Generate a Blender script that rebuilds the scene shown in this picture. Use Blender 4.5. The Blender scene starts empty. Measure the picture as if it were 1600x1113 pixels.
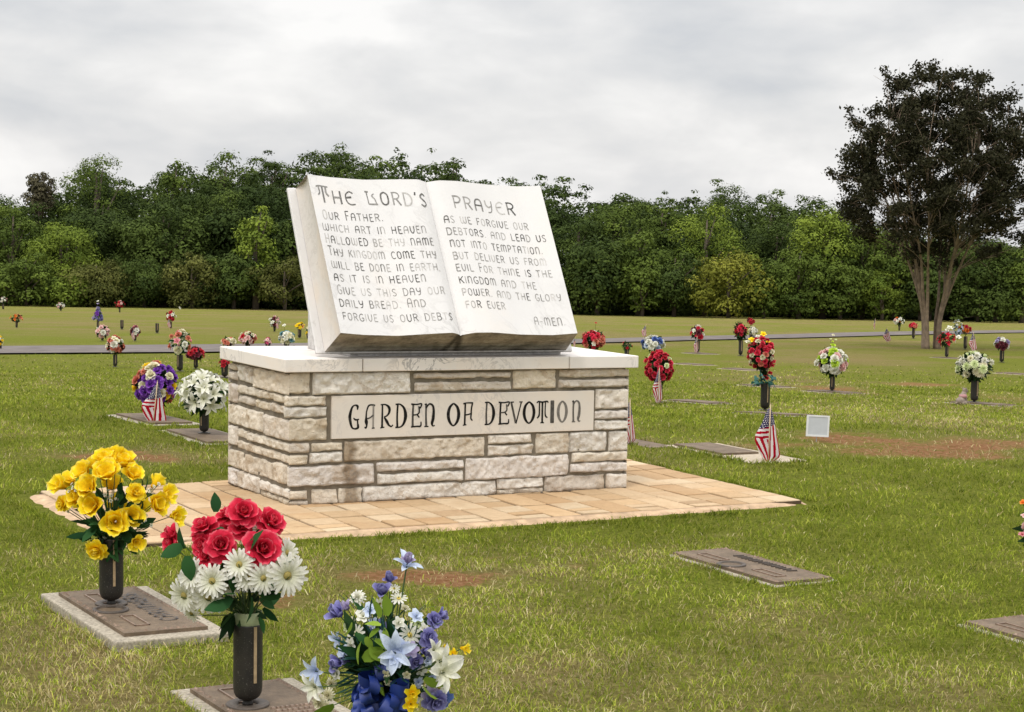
import bpy, bmesh, math, random
import numpy as np
from mathutils import Vector, Matrix, Quaternion

random.seed(11)
RNG = np.random.default_rng(7)
C = bpy.context.scene.collection
SC = bpy.context.scene
PI = math.pi

# ------------------------------------------------------------------ camera
F_PX, PITCH, ROLL, CAM_Z = 2899.6, 0.0860, 0.0168, 1.6
_rt = np.array([1., 0, 0]); _up = np.array([0, math.sin(PITCH), math.cos(PITCH)]); FW = np.array([0, math.cos(PITCH), -math.sin(PITCH)])
CR = math.cos(ROLL) * _rt + math.sin(ROLL) * _up
CU = -math.sin(ROLL) * _rt + math.cos(ROLL) * _up
CAM = np.array([0, 0, CAM_Z])
cd = bpy.data.cameras.new('camera'); co = bpy.data.objects.new('camera', cd); C.objects.link(co)
cd.sensor_width = 36; cd.sensor_fit = 'HORIZONTAL'; cd.lens = 36 * F_PX / 1600; cd.clip_end = 2000; cd.clip_start = 0.1
co.matrix_world = Matrix(((CR[0], CU[0], -FW[0], 0), (CR[1], CU[1], -FW[1], 0), (CR[2], CU[2], -FW[2], CAM_Z), (0, 0, 0, 1)))
SC.camera = co


def ray(px, py):
    return FW + CR * (px - 800) / F_PX - CU * (py - 556.5) / F_PX


def at_depth(px, py, d):
    """point of the pixel's ray whose distance along +Y is d"""
    r = ray(px, py)
    return CAM + r * (d / r[1])


def on_plane(px, py, p0, n):
    r = ray(px, py)
    return CAM + r * (np.dot(p0 - CAM, n) / np.dot(r, n))


# ------------------------------------------------------------------ the monument's frame and the ground
TH = 0.5384; SX, SY = -0.0215, -0.0021
EX = np.array([math.cos(TH), math.sin(TH), SX]); EY = np.array([-math.sin(TH), math.cos(TH), SY]); EZ = np.array([0, 0, 1.])
O = np.array([-1.1199, 9.3542, 0.])
MW, MD, MH = 2.0534, 0.7842, 0.6936
CAPL, CAPR, CAPF, CAPB, CAPT = .0474, .0605, .0365, .0514, .0674
GX = SX * EX[0] - SY * EX[1]; GY = SX * EX[1] + SY * EX[0]
E2X = np.array([EX[0], EX[1]]); E2Y = np.array([EY[0], EY[1]])


def mon(a, b, c):
    return O + EX * a + EY * b + EZ * c


_ky = np.array([-5, 0, 8, 10, 12, 14, 18, 22, 26, 32, 38, 45, 54, 64, 75, 92, 120, 160, 400.])
_kz = np.array([.2, .13, .02, -.02, -.07, -.2, -.48, -.74, -.97, -1.29, -1.6, -1.94, -2.35, -2.85, -3.4, -4.27, -5.6, -11.0, -50.])
_ys = np.arange(-5, 400, .25); _zs = np.interp(_ys, _ky, _kz)
for _ in range(3):
    _zs = np.convolve(np.pad(_zs, 6, 'edge'), np.ones(13) / 13, 'valid')


def sstep(a, b, x):
    t = np.clip((x - a) / (b - a), 0, 1); return t * t * (3 - 2 * t)


def plane_z(x, y):
    return GX * (x - O[0]) + GY * (y - O[1])


def ground(x, y):
    w = sstep(11.5, 19.5, y)
    return (plane_z(x, y) - .012) * (1 - w) + np.interp(y, _ys, _zs) * w


def hit(px, py, dz=0.0):
    r = ray(px, py); r = r / r[1]
    lo, hi = 2.0, 160.0
    for _ in range(60):
        m = (lo + hi) / 2; p = CAM + r * m
        if p[2] > ground(p[0], p[1]) + dz: lo = m
        else: hi = m
    return CAM + r * lo


def vnoise(x, y, seed=0):
    xi = np.floor(x).astype(np.int64); yi = np.floor(y).astype(np.int64); fx = x - xi; fy = y - yi
    def h(a, b):
        n = (a * 374761393 + b * 668265263 + seed * 1274126177) & 0x7fffffff
        n = ((n ^ (n >> 13)) * 1274126177) & 0x7fffffff
        return ((n ^ (n >> 16)) & 0xffff) / 65535.0
    ux = fx * fx * (3 - 2 * fx); uy = fy * fy * (3 - 2 * fy)
    return (h(xi, yi) * (1 - ux) + h(xi + 1, yi) * ux) * (1 - uy) + (h(xi, yi + 1) * (1 - ux) + h(xi + 1, yi + 1) * ux) * uy


def fbm(x, y, seed=0, oct=4):
    s = 0; a = .5; t = 0
    x = np.asarray(x, float); y = np.asarray(y, float)
    for k in range(oct):
        s = s + a * vnoise(x * 2 ** k + 17.3 * k, y * 2 ** k - 9.1 * k, seed + k); t += a; a *= .55
    return s / t


# ------------------------------------------------------------------ materials
def srgb(r, g, b):
    f = lambda c: (c / 255 / 12.92) if c / 255 <= .04045 else ((c / 255 + .055) / 1.055) ** 2.4
    return (f(r), f(g), f(b))


class NT:
    def __init__(s, name):
        s.m = bpy.data.materials.new(name); s.m.use_nodes = True; s.t = s.m.node_tree; s.t.nodes.clear()
        s.out = s.n('ShaderNodeOutputMaterial')
    def n(s, typ, **kw):
        nd = s.t.nodes.new(typ)
        for k, v in kw.items(): setattr(nd, k, v)
        return nd
    def l(s, a, b): s.t.links.new(a, b)
    def val(s, sock, v):
        if hasattr(v, 'is_linked') or isinstance(v, bpy.types.NodeSocket): s.l(v, sock)
        else: sock.default_value = v
    def noise(s, scale, detail=4, rough=.55, vec=None, dist=0):
        nd = s.n('ShaderNodeTexNoise'); nd.inputs['Scale'].default_value = scale; nd.inputs['Detail'].default_value = detail
        nd.inputs['Roughness'].default_value = rough; nd.inputs['Distortion'].default_value = dist
        if vec is not None: s.l(vec, nd.inputs['Vector'])
        return nd.outputs['Fac']
    def ramp(s, fac, stops):
        nd = s.n('ShaderNodeValToRGB'); s.l(fac, nd.inputs[0]); e = nd.color_ramp.elements
        while len(e) < len(stops): e.new(.5)
        for i, (p, c) in enumerate(stops):
            e[i].position = p; e[i].color = (*c, 1) if len(c) == 3 else c
        return nd.outputs[0]
    def mix(s, fac, a, b, mode='MIX'):
        nd = s.n('ShaderNodeMix', data_type='RGBA', blend_type=mode)
        s.val(nd.inputs[0], fac)
        for i, v in ((6, a), (7, b)):
            if isinstance(v, tuple): nd.inputs[i].default_value = (*v, 1) if len(v) == 3 else v
            else: s.l(v, nd.inputs[i])
        return nd.outputs[2]
    def math(s, op, a, b=0.0, clamp=False):
        nd = s.n('ShaderNodeMath', operation=op, use_clamp=clamp); s.val(nd.inputs[0], a); s.val(nd.inputs[1], b); return nd.outputs[0]
    def attr(s, name, out='Color'):
        nd = s.n('ShaderNodeAttribute', attribute_name=name); return nd.outputs[out]
    def pos(s):
        return s.n('ShaderNodeNewGeometry').outputs['Position']
    def obj(s):
        return s.n('ShaderNodeTexCoord').outputs['Object']
    def bump(s, h, strength=.3, dist=.01):
        nd = s.n('ShaderNodeBump'); nd.inputs['Strength'].default_value = strength; nd.inputs['Distance'].default_value = dist; s.l(h, nd.inputs['Height']); return nd.outputs[0]
    def bsdf(s, color, rough=.7, normal=None, spec=.4, metal=0.0, trans=0.0):
        b = s.n('ShaderNodeBsdfPrincipled')
        if isinstance(color, tuple): b.inputs['Base Color'].default_value = (*color, 1)
        else: s.l(color, b.inputs['Base Color'])
        s.val(b.inputs['Roughness'], rough); b.inputs['Specular IOR Level'].default_value = spec; b.inputs['Metallic'].default_value = metal
        if normal is not None: s.l(normal, b.inputs['Normal'])
        o = b.outputs[0]
        if trans > 0:
            tr = s.n('ShaderNodeBsdfTranslucent')
            if isinstance(color, tuple): tr.inputs[0].default_value = (*color, 1)
            else: s.l(color, tr.inputs[0])
            mx = s.n('ShaderNodeMixShader'); mx.inputs[0].default_value = trans; s.l(o, mx.inputs[1]); s.l(tr.outputs[0], mx.inputs[2]); o = mx.outputs[0]
        s.l(o, s.out.inputs[0]); return s.m


def simple(name, col, rough=.6, var=.18, scale=30, bump=0.0, bscale=80, spec=.4, metal=0.0, trans=0.0):
    t = NT(name); o = t.obj(); f = t.noise(scale, 5, .6, o)
    lo = tuple(c * (1 - var) for c in col); hi = tuple(min(1, c * (1 + var)) for c in col)
    c = t.ramp(f, [(.3, lo), (.7, hi)]); nm = None
    if bump: nm = t.bump(t.noise(bscale, 5, .6, o), bump, .004)
    return t.bsdf(c, rough, nm, spec, metal, trans)


def petal_mat(name, tip, base=None, trans=.3):
    base = base or tuple(c * .75 for c in tip)
    t = NT(name); p = t.attr('pt', 'Fac'); o = t.obj(); f = t.noise(5, 4, .65, o); f2 = t.noise(22, 3, .6, o)
    c = t.mix(t.math('ADD', p, t.math('MULTIPLY', t.math('SUBTRACT', f, .5), .5), True), base, tip)
    c = t.mix(.55, c, t.ramp(t.math('ADD', t.math('MULTIPLY', f, .5), t.math('MULTIPLY', f2, .5)), [(.35, (.62, .62, .62)), (.5, (.95, .95, .95)), (.68, (1.2, 1.2, 1.2))]), 'MULTIPLY')
    c = t.mix(t.math('MULTIPLY', t.ramp(p, [(.86, (0, 0, 0)), (1.0, (1, 1, 1))]), .25), c, t.mix(.5, c, (1, 1, 1)))
    return t.bsdf(c, .7, None, .12, 0, trans)


def ground_mats():
    def lawn(t, pv):
        """shared lawn colour from world position plus the baked dry / soil masks"""
        dry = t.attr('dry', 'Fac')
        mpv = t.n('ShaderNodeMapping'); t.l(pv, mpv.inputs[0]); mpv.inputs['Scale'].default_value = (.12, .55, 1); n4 = t.noise(1.0, 6, .7, mpv.outputs[0]); n1 = t.noise(2.2, 6, .65, pv); n2 = t.noise(38, 6, .7, pv); n3 = t.noise(.5, 4, .6, pv)
        green = t.ramp(n2, [(.28, (.082, .104, .013)), (.5, (.178, .200, .028)), (.72, (.285, .288, .06))])
        tan = t.ramp(n2, [(.28, (.125, .098, .034)), (.5, (.25, .20, .078)), (.72, (.35, .285, .13))])
        k = t.math('ADD', t.math('ADD', t.math('MULTIPLY', t.math('SUBTRACT', n1, .5), .8), t.math('MULTIPLY', t.math('SUBTRACT', n4, .5), 1.1)), dry)
        k = t.math('ADD', k, t.math('MULTIPLY', t.math('SUBTRACT', n3, .5), .25), True)
        return t.mix(k, green, tan)
    t = NT('lawn_ground'); pv = t.pos()
    base = lawn(t, pv)
    soil = t.attr('soil', 'Fac'); n = t.noise(26, 6, .7, pv); n2 = t.noise(120, 4, .7, pv)
    sc = t.ramp(n, [(.25, (.11, .042, .015)), (.40, (.25, .115, .050)), (.58, (.37, .20, .10)), (.78, (.46, .33, .16))])
    m = t.math('ADD', soil, t.math('MULTIPLY', t.math('SUBTRACT', n, .5), 1.6))
    m = t.math('MULTIPLY', t.math('SUBTRACT', m, .38), 2.2, True)
    c = t.mix(m, base, sc)
    hh = t.math('ADD', n, t.math('MULTIPLY', n2, .5))
    lawn_m = t.bsdf(c, .95, t.bump(hh, 1.0, .05), .03)
    t = NT('grass_blade'); c = t.attr('bc')
    blade = t.bsdf(c, .75, None, .05, 0, .35)
    return lawn_m, blade


LAWN, BLADE = ground_mats()


def make_stone():
    t = NT('rough_marble_stone'); o = t.pos(); col = t.attr('sc'); st = t.attr('stain', 'Fac')
    n1 = t.noise(14, 8, .68, o, .6); n2 = t.noise(70, 6, .7, o); n3 = t.noise(5, 4, .6, o, 1.5)
    c = t.mix(.75, col, t.ramp(n1, [(.25, (.70, .66, .62)), (.5, (1, .98, .955)), (.75, (1.12, 1.10, 1.06))]), 'MULTIPLY')
    c = t.mix(t.math('MULTIPLY', t.math('GREATER_THAN', n3, .60), .35), c, (.42, .28, .14))
    c = t.mix(t.math('MULTIPLY', t.ramp(n2, [(.58, (0, 0, 0)), (.70, (1, 1, 1))]), .6), c, (.20, .175, .15))
    sm = t.math('MULTIPLY', t.math('SUBTRACT', t.math('ADD', st, t.math('MULTIPLY', t.math('SUBTRACT', n1, .5), 1.3)), .3), 1.8, True)
    c = t.mix(t.math('MULTIPLY', sm, .72), c, t.ramp(n2, [(.3, (.07, .055, .03)), (.65, (.28, .17, .075))]))
    b = t.bump(t.math('ADD', t.noise(30, 9, .75, o, 1.2), t.math('MULTIPLY', n2, .4)), 1.0, .016)
    return t.bsdf(c, .9, b, .1)


STONE = make_stone()
MORTAR = simple('grey_mortar', (.19, .162, .122), .95, .3, 25, .5, 120)


def make_marble(name, col, vein, warm=.0, vs=3.0, amt=.6):
    t = NT(name); o = t.pos()
    mp = t.n('ShaderNodeMapping'); t.l(o, mp.inputs[0]); mp.inputs['Rotation'].default_value = (.4, .8, .5); mp.inputs['Scale'].default_value = (1, 2.6, 1.6)
    w = t.noise(vs, 8, .62, mp.outputs[0], 1.8)
    d = t.math('ABSOLUTE', t.math('SUBTRACT', w, .5))
    v = t.ramp(d, [(0, (1, 1, 1)), (.035, (0, 0, 0))])
    cl = t.noise(vs * .9, 5, .6, o); cl2 = t.noise(40, 5, .7, o)
    c = t.ramp(cl, [(.3, tuple(x * .90 for x in col)), (.7, col)])
    c = t.mix(t.math('MULTIPLY', t.ramp(cl, [(.52, (0, 0, 0)), (.62, (1, 1, 1))]), warm), c, (.70, .52, .34))
    vm = t.math('MULTIPLY', t.math('MULTIPLY', v, t.ramp(t.noise(2.1, 3, .5, o), [(.45, (0, 0, 0)), (.62, (1, 1, 1))])), amt)
    c = t.mix(vm, c, vein)
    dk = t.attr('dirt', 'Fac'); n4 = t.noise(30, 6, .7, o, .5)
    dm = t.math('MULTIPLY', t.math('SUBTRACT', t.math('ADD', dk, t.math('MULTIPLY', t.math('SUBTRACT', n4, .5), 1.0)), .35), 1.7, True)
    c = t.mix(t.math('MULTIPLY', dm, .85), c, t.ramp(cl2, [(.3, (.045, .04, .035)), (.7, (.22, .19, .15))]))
    return t.bsdf(c, .55, t.bump(cl2, .12, .003), .35)


MARBLE = make_marble('white_marble', (.705, .685, .672), (.40, .38, .37), .10, 2.2, .42)
CAPM = make_marble('cap_marble', (.80, .75, .70), (.20, .19, .19), .15, 4.0, .8)
PLAQM = make_marble('plaque_marble', (.70, .645, .575), (.30, .30, .32), .12, 4.0, .5)


def make_pages():
    t = NT('marble_page_edges'); o = t.attr('pl', 'Fac')
    n = t.noise(9, 6, .7, t.pos()); n2 = t.noise(55, 5, .7, t.pos())
    wv = t.math('SINE', t.math('ADD', t.math('MULTIPLY', o, 130.0), t.math('MULTIPLY', n, 9.0)))
    c = t.ramp(n, [(.3, (.15, .135, .115)), (.5, (.32, .29, .25)), (.72, (.50, .46, .40))])
    c = t.mix(.5, c, t.ramp(n2, [(.3, (.45, .42, .4)), (.7, (1.2, 1.2, 1.2))]), 'MULTIPLY')
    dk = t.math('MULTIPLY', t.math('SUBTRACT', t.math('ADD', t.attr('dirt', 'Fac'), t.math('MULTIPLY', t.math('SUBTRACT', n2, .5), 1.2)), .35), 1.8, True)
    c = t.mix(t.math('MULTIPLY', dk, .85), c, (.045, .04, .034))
    return t.bsdf(c, .85, t.bump(wv, .5, .004), .1)


PAGES = make_pages()
FOREEDGE = make_marble('fore_edge_marble', (.70, .655, .615), (.40, .36, .32), .2, 5, .4)


def make_ink():
    t = NT('worn_black_paint'); a = t.attr('fade', 'Fac')
    n = t.noise(45, 4, .7, t.pos())
    f = t.math('ADD', a, t.math('MULTIPLY', t.math('SUBTRACT', n, .5), .7), True)
    c = t.mix(f, (.045, .042, .038), (.68, .65, .615))
    return t.bsdf(c, .7, None, .3)


INK = make_ink()


def make_ink2():
    t = NT('black_letter_paint'); a = t.attr('fade', 'Fac')
    c = t.mix(t.math('MULTIPLY', t.math('ADD', a, t.math('MULTIPLY', t.math('SUBTRACT', t.noise(40, 4, .7, t.pos()), .62), .5)), 1.0, True), (.012, .011, .010), (.50, .46, .41))
    return t.bsdf(c, .8, None, .1)


INK2 = make_ink2()


def make_paver():
    t = NT('tan_paver'); c = t.attr('sc'); n = t.noise(30, 6, .7, t.pos()); n2 = t.noise(3, 4, .6, t.pos())
    c = t.mix(.6, c, t.ramp(n, [(.25, (.72, .68, .62)), (.75, (1.12, 1.1, 1.05))]), 'MULTIPLY')
    c = t.mix(t.math('MULTIPLY', t.ramp(n2, [(.5, (0, 0, 0)), (.7, (1, 1, 1))]), .35), c, (.36, .20, .09))
    return t.bsdf(c, .85, t.bump(t.math('ADD', n, t.noise(110, 5, .7, t.pos())), .6, .006), .08)


PAVER = make_paver()
RIM = simple('rim_concrete', (.46, .32, .20), .95, .3, 16, .7, 60)
JOINT = simple('paver_joint_sand', (.10, .065, .036), .95, .3, 30)
ROADM = simple('road_asphalt', (.165, .145, .135), .95, .22, 2.2, .3, 30, .03)
GRANITE = simple('speckled_granite', (.32, .28, .215), .85, .45, 90, .5, 60)
CONCRETE = simple('pale_concrete', (.40, .335, .25), .9, .25, 40, .4, 80)


def make_bronze():
    t = NT('weathered_bronze'); o = t.obj(); n = t.noise(9, 5, .6, o); n2 = t.noise(160, 3, .6, o)
    c = t.ramp(n, [(.3, (.115, .085, .058)), (.7, (.20, .150, .105))])
    n3 = t.noise(45, 5, .7, o); c = t.mix(.6, c, t.ramp(n3, [(.3, (.55, .55, .55)), (.7, (1.25, 1.2, 1.1))]), 'MULTIPLY')
    return t.bsdf(c, .68, t.bump(t.math('ADD', n2, n3), .5, .004), .22, .1)


BRONZE = make_bronze()
BRONZE_HI = simple('worn_bronze_relief', (.22, .15, .105), .5, .3, 40, 0, 80, .5, .2)
BRONZE_DK = simple('dark_bronze_relief', (.065, .05, .038), .55, .3, 40)


def make_vase():
    t = NT('speckled_dark_bronze'); o = t.obj(); n = t.noise(230, 2, .6, o); n1 = t.noise(14, 4, .6, o)
    c = t.ramp(n1, [(.3, (.012, .011, .010)), (.7, (.028, .023, .018))])
    c = t.mix(t.math('MULTIPLY', t.math('GREATER_THAN', n, .66), .8), c, (.11, .10, .085))
    return t.bsdf(c, .5, t.bump(n, .2, .002), .4)


VASEM = make_vase()
FLANGE = simple('worn_brass_seam', (.40, .29, .17), .5, .3, 40, 0, 80, .4, .2)
VINSERT = simple('pale_green_liner', (.42, .47, .26), .5, .2, 30, 0, 80, .4, 0, .3)
BARK = simple('grey_tree_bark', (.10, .078, .058), .95, .35, 6, .6, 22)
CRAPE_BARK = simple('smooth_tan_bark', (.21, .155, .11), .85, .4, 9, .4, 30)
WHITEP = simple('white_sign_board', (.47, .49, .51), .5, .05, 20)
FRAMEP = simple('white_plastic_edge', (.66, .66, .66), .4, .05, 20)
STAKE = simple('galvanised_stake', (.35, .34, .32), .5, .15, 30)
WOODP = simple('pale_wooden_dowel', (.55, .42, .27), .7, .15, 30)
STEMG = simple('plastic_stem_green', (.045, .085, .022), .6, .3, 30)
STATUE = simple('cast_stone_grey', (.24, .19, .155), .9, .3, 25, .5, 90)
STATUE_PINK = simple('faded_pink_paint', (.42, .22, .22), .8, .2, 25)


def leaf_mat(name, lo, hi, trans=.16):
    t = NT(name); a = t.attr('lv', 'Fac'); c = t.mix(a, lo, hi)
    return t.bsdf(c, .7, None, .05, 0, trans)


LEAF = {
    'dark': leaf_mat('dark_tree_leaf', (.031, .049, .013), (.096, .134, .028)),
    'mid': leaf_mat('mid_green_leaf', (.044, .068, .014), (.138, .186, .032)),
    'light': leaf_mat('light_green_leaf', (.064, .098, .015), (.215, .275, .040)),
    'yellow': leaf_mat('yellow_green_leaf', (.095, .108, .015), (.285, .282, .045)),
    'olive': leaf_mat('olive_leaf', (.052, .061, .015), (.155, .16, .042)),
    'deep': leaf_mat('deep_shade_leaf', (.016, .026, .007), (.058, .082, .017)),
    'brown': leaf_mat('dull_brown_leaf', (.06, .055, .032), (.14, .125, .07)),
    'crape': leaf_mat('dusky_bronze_leaf', (.016, .017, .009), (.062, .059, .031), .25),
    'fl': leaf_mat('silk_leaf_green', (.012, .045, .016), (.04, .115, .035), .2),
    'fl_lime': leaf_mat('silk_leaf_lime', (.12, .20, .02), (.30, .42, .06), .3),
    'fl_teal': leaf_mat('silk_fern_teal', (.012, .045, .04), (.035, .10, .085), .2),
    'fl_dk': leaf_mat('silk_leaf_dark', (.008, .022, .008), (.028, .062, .02), .15),
}
PC = {
    'yellow': petal_mat('petal_yellow', (.95, .76, .02), (.90, .55, .008)),
    'red': petal_mat('petal_red', (.75, .032, .08), (.45, .008, .022)),
    'crimson': petal_mat('petal_crimson', (.55, .018, .035), (.28, .006, .012)),
    'white': petal_mat('petal_white', (.86, .84, .78), (.66, .66, .46)),
    'cream': petal_mat('petal_cream', (.85, .80, .62), (.62, .58, .30)),
    'palegreen': petal_mat('petal_pale_green', (.78, .82, .52), (.50, .62, .20)),
    'lime': petal_mat('petal_lime', (.55, .72, .06), (.36, .52, .02)),
    'pink': petal_mat('petal_pink', (.82, .36, .40), (.70, .20, .24)),
    'palepink': petal_mat('petal_pale_pink', (.86, .62, .58), (.75, .40, .38)),
    'hotpink': petal_mat('petal_hot_pink', (.80, .14, .30), (.6, .05, .16)),
    'salmon': petal_mat('petal_salmon', (.72, .24, .16), (.5, .12, .07)),
    'orange': petal_mat('petal_orange', (.85, .26, .04), (.7, .12, .01)),
    'peach': petal_mat('petal_peach', (.88, .50, .22), (.8, .3, .1)),
    'purple': petal_mat('petal_purple', (.26, .07, .50), (.12, .02, .28)),
    'lilac': petal_mat('petal_lilac', (.50, .44, .62), (.32, .24, .46)),
    'periwinkle': petal_mat('petal_periwinkle', (.28, .27, .55), (.12, .10, .33)),
    'paleblue': petal_mat('petal_pale_blue', (.66, .73, .84), (.42, .50, .72)),
    'blue': petal_mat('petal_blue', (.12, .20, .50), (.05, .08, .28)),
    'maroon': petal_mat('petal_maroon', (.16, .02, .035), (.07, .008, .014)),
    'teal': petal_mat('petal_teal', (.20, .42, .45), (.1, .24, .28)),
}
NAVY_RIBBON = simple('navy_satin_ribbon', (.006, .025, .17), .5, .3, 14, 0, 80, .6)
TEAL_RIBBON = simple('teal_gauze_ribbon', (.04, .16, .13), .5, .35, 30, 0, 80, .4, 0, .35)
CENTER_Y = simple('flower_centre_yellow', (.55, .42, .08), .9, .3, 60)
CENTER_G = simple('flower_centre_olive', (.30, .24, .07), .9, .3, 60)


# ------------------------------------------------------------------ object helpers
def mesh_from(name, V, Fs, mats, attrs=None, smooth=False, fmat=None):
    """V (n,3); Fs: (m,k) array or list of lists; attrs {name: per-point floats or rgb}"""
    me = bpy.data.meshes.new(name)
    V = np.asarray(V, dtype=np.float32)
    if isinstance(Fs, np.ndarray):
        m, k = Fs.shape
        me.vertices.add(len(V)); me.vertices.foreach_set('co', V.ravel())
        me.loops.add(m * k); me.loops.foreach_set('vertex_index', Fs.astype(np.int32).ravel())
        me.polygons.add(m); me.polygons.foreach_set('loop_start', np.arange(0, m * k, k, dtype=np.int32))
        me.update(calc_edges=True)
    else:
        me.from_pydata([tuple(map(float, v)) for v in V], [], [list(map(int, f)) for f in Fs])
    for k_, a in (attrs or {}).items():
        a = np.asarray(a, dtype=np.float32)
        if a.ndim == 1:
            at = me.attributes.new(k_, 'FLOAT', 'POINT'); at.data.foreach_set('value', a)
        else:
            at = me.attributes.new(k_, 'FLOAT_COLOR', 'POINT'); at.data.foreach_set('color', np.c_[a, np.ones(len(a))].astype(np.float32).ravel())
    for mt in (mats if isinstance(mats, (list, tuple)) else [mats]): me.materials.append(mt)
    if fmat is not None: me.polygons.foreach_set('material_index', np.asarray(fmat, dtype=np.int32))
    if smooth: me.polygons.foreach_set('use_smooth', np.ones(len(me.polygons), dtype=bool))
    me.update()
    return me


def link(name, me, parent=None, loc=None):
    o = bpy.data.objects.new(name, me); C.objects.link(o)
    if parent is not None: o.parent = parent
    if loc is not None: o.location = tuple(map(float, loc))
    return o


def tag(o, label, cat, group=None, kind=None):
    if label: o['label'] = label
    if cat: o['category'] = cat
    if group: o['group'] = group
    if kind: o['kind'] = kind
    return o


def root(name, loc, label, cat, group=None, rz=0.0):
    o = bpy.data.objects.new(name, None); C.objects.link(o); o.empty_display_size = .1
    o.location = tuple(map(float, loc)); o.rotation_euler = (0, 0, rz)
    return tag(o, label, cat, group)


class MB:
    """collects pieces into one mesh"""
    def __init__(s): s.V = []; s.F = []; s.n = 0; s.A = {}; s.M = []
    def add(s, V, Fs, mat=0, **attrs):
        V = np.asarray(V, float)
        for f in Fs: s.F.append([int(i) + s.n for i in f]); s.M.append(mat)
        s.V.append(V); s.n += len(V)
        for k, a in attrs.items():
            a = np.asarray(a, float)
            if a.ndim == 0: a = np.full(len(V), float(a))
            if a.ndim == 1 and len(a) == 3 and len(V) != 3: a = np.tile(a, (len(V), 1))
            s.A.setdefault(k, []).append(a)
    def box(s, P, mat=0, **kw):
        """P: 8 corner points, bottom ring then top ring"""
        s.add(P, [[3, 2, 1, 0], [4, 5, 6, 7], [0, 1, 5, 4], [1, 2, 6, 5], [2, 3, 7, 6], [3, 0, 4, 7]], mat, **kw)
    def build(s, name, mats, parent=None, origin=(0, 0, 0), smooth=False):
        V = np.concatenate(s.V) - np.asarray(origin, float)
        me = mesh_from(name, V, s.F, mats, {k: np.concatenate(a) for k, a in s.A.items()}, smooth, s.M)
        return link(name, me, parent)
    def mesh(s, name, mats, smooth=False):
        return mesh_from(name, np.concatenate(s.V), s.F, mats, {k: np.concatenate(a) for k, a in s.A.items()}, smooth, s.M)


def grid_faces(nu, nv, flip=False):
    f = []
    for j in range(nv):
        for i in range(nu):
            a = j * (nu + 1) + i
            q = [a, a + 1, a + nu + 2, a + nu + 1]
            f.append(q[::-1] if flip else q)
    return f


def tube(pts, rads, ns=6, cap=True):
    pts = [np.asarray(p, float) for p in pts]; V = []; Fs = []
    for i, p in enumerate(pts):
        d = pts[min(i + 1, len(pts) - 1)] - pts[max(i - 1, 0)]; d = d / (np.linalg.norm(d) + 1e-9)
        a = np.cross(d, [0, 0, 1.] if abs(d[2]) < .9 else [1., 0, 0]); a /= np.linalg.norm(a) + 1e-9; b = np.cross(d, a)
        for k in range(ns):
            t = 2 * PI * k / ns; V.append(p + rads[i] * (a * math.cos(t) + b * math.sin(t)))
    for i in range(len(pts) - 1):
        for k in range(ns):
            a0 = i * ns + k; a1 = i * ns + (k + 1) % ns; Fs.append([a0, a0 + ns, a1 + ns, a1])
    if cap: Fs.append(list(range(ns))); Fs.append([(len(pts) - 1) * ns + k for k in range(ns)][::-1])
    return np.array(V), Fs


def lathe(prof, ns=20):
    V = []; Fs = []
    for r, z in prof:
        for k in range(ns):
            t = 2 * PI * k / ns; V.append((r * math.cos(t), r * math.sin(t), z))
    for i in range(len(prof) - 1):
        for k in range(ns):
            a0 = i * ns + k; a1 = i * ns + (k + 1) % ns; Fs.append([a0, a1, a1 + ns, a0 + ns])
    return np.array(V), Fs


def bevel_mod(o, w=.004, seg=2):
    m = o.modifiers.new('bevel', 'BEVEL'); m.width = w; m.segments = seg; m.limit_method = 'ANGLE'; m.angle_limit = math.radians(40)


# ------------------------------------------------------------------ world, sun
SUN_EL, SUN_AZ = math.radians(58), math.radians(205)      # azimuth clockwise from +Y: high, behind the camera's left shoulder
w = bpy.data.worlds.new('World'); SC.world = w; w.use_nodes = True
nt = w.node_tree; nt.nodes.clear()
wo = nt.nodes.new('ShaderNodeOutputWorld'); bg = nt.nodes.new('ShaderNodeBackground'); nt.links.new(bg.outputs[0], wo.inputs[0])
sky = nt.nodes.new('ShaderNodeTexSky'); sky.sky_type = 'NISHITA'; sky.sun_disc = False
sky.sun_elevation = SUN_EL; sky.sun_rotation = SUN_AZ; sky.air_density = 1.0; sky.dust_density = 1.5
bg.inputs[1].default_value = .1


class WT(NT):
    def __init__(s): s.t = nt


W = WT()
tc = W.n('ShaderNodeTexCoord').outputs['Generated']
sep = W.n('ShaderNodeSeparateXYZ'); W.l(tc, sep.inputs[0]); zz = sep.outputs[2]


def wmap(sx, sy, sz, off=(0, 0, 0)):
    m = W.n('ShaderNodeMapping'); W.l(tc, m.inputs[0]); m.inputs['Scale'].default_value = (sx, sy, sz); m.inputs['Location'].default_value = off
    return m.outputs[0]


c1 = W.noise(1, 5, .5, wmap(7, 7, 15, (3.1, 1.4, 5.2)), .3)
c2 = W.noise(1, 4, .5, wmap(5, 5, 17, (9.7, 4.2, 1.35)), .2)
c3 = W.noise(1, 5, .55, wmap(22, 22, 44, (2.2, 7.7, 3.3)), .4)
dens = W.math('ADD', W.math('ADD', W.math('MULTIPLY', c1, .5), W.math('MULTIPLY', c2, .42)), W.math('MULTIPLY', c3, .10))
cloud = W.ramp(dens, [(.37, (5.3, 5.55, 6.05)), (.45, (6.6, 6.7, 6.9)), (.53, (7.9, 7.85, 7.85)), (.62, (9.6, 9.45, 9.3))])
# overcast sky: brighter overhead than at the horizon
up_f = W.math('ADD', 1.0, W.math('MULTIPLY', W.math('MAXIMUM', W.math('SUBTRACT', zz, .12), 0.0), 2.1))
vm = W.n('ShaderNodeVectorMath', operation='SCALE'); W.l(cloud, vm.inputs[0]); W.l(up_f, vm.inputs['Scale'])
mx = W.mix(.93, sky.outputs[0], vm.outputs[0])
W.l(mx, bg.inputs[0])

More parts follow.
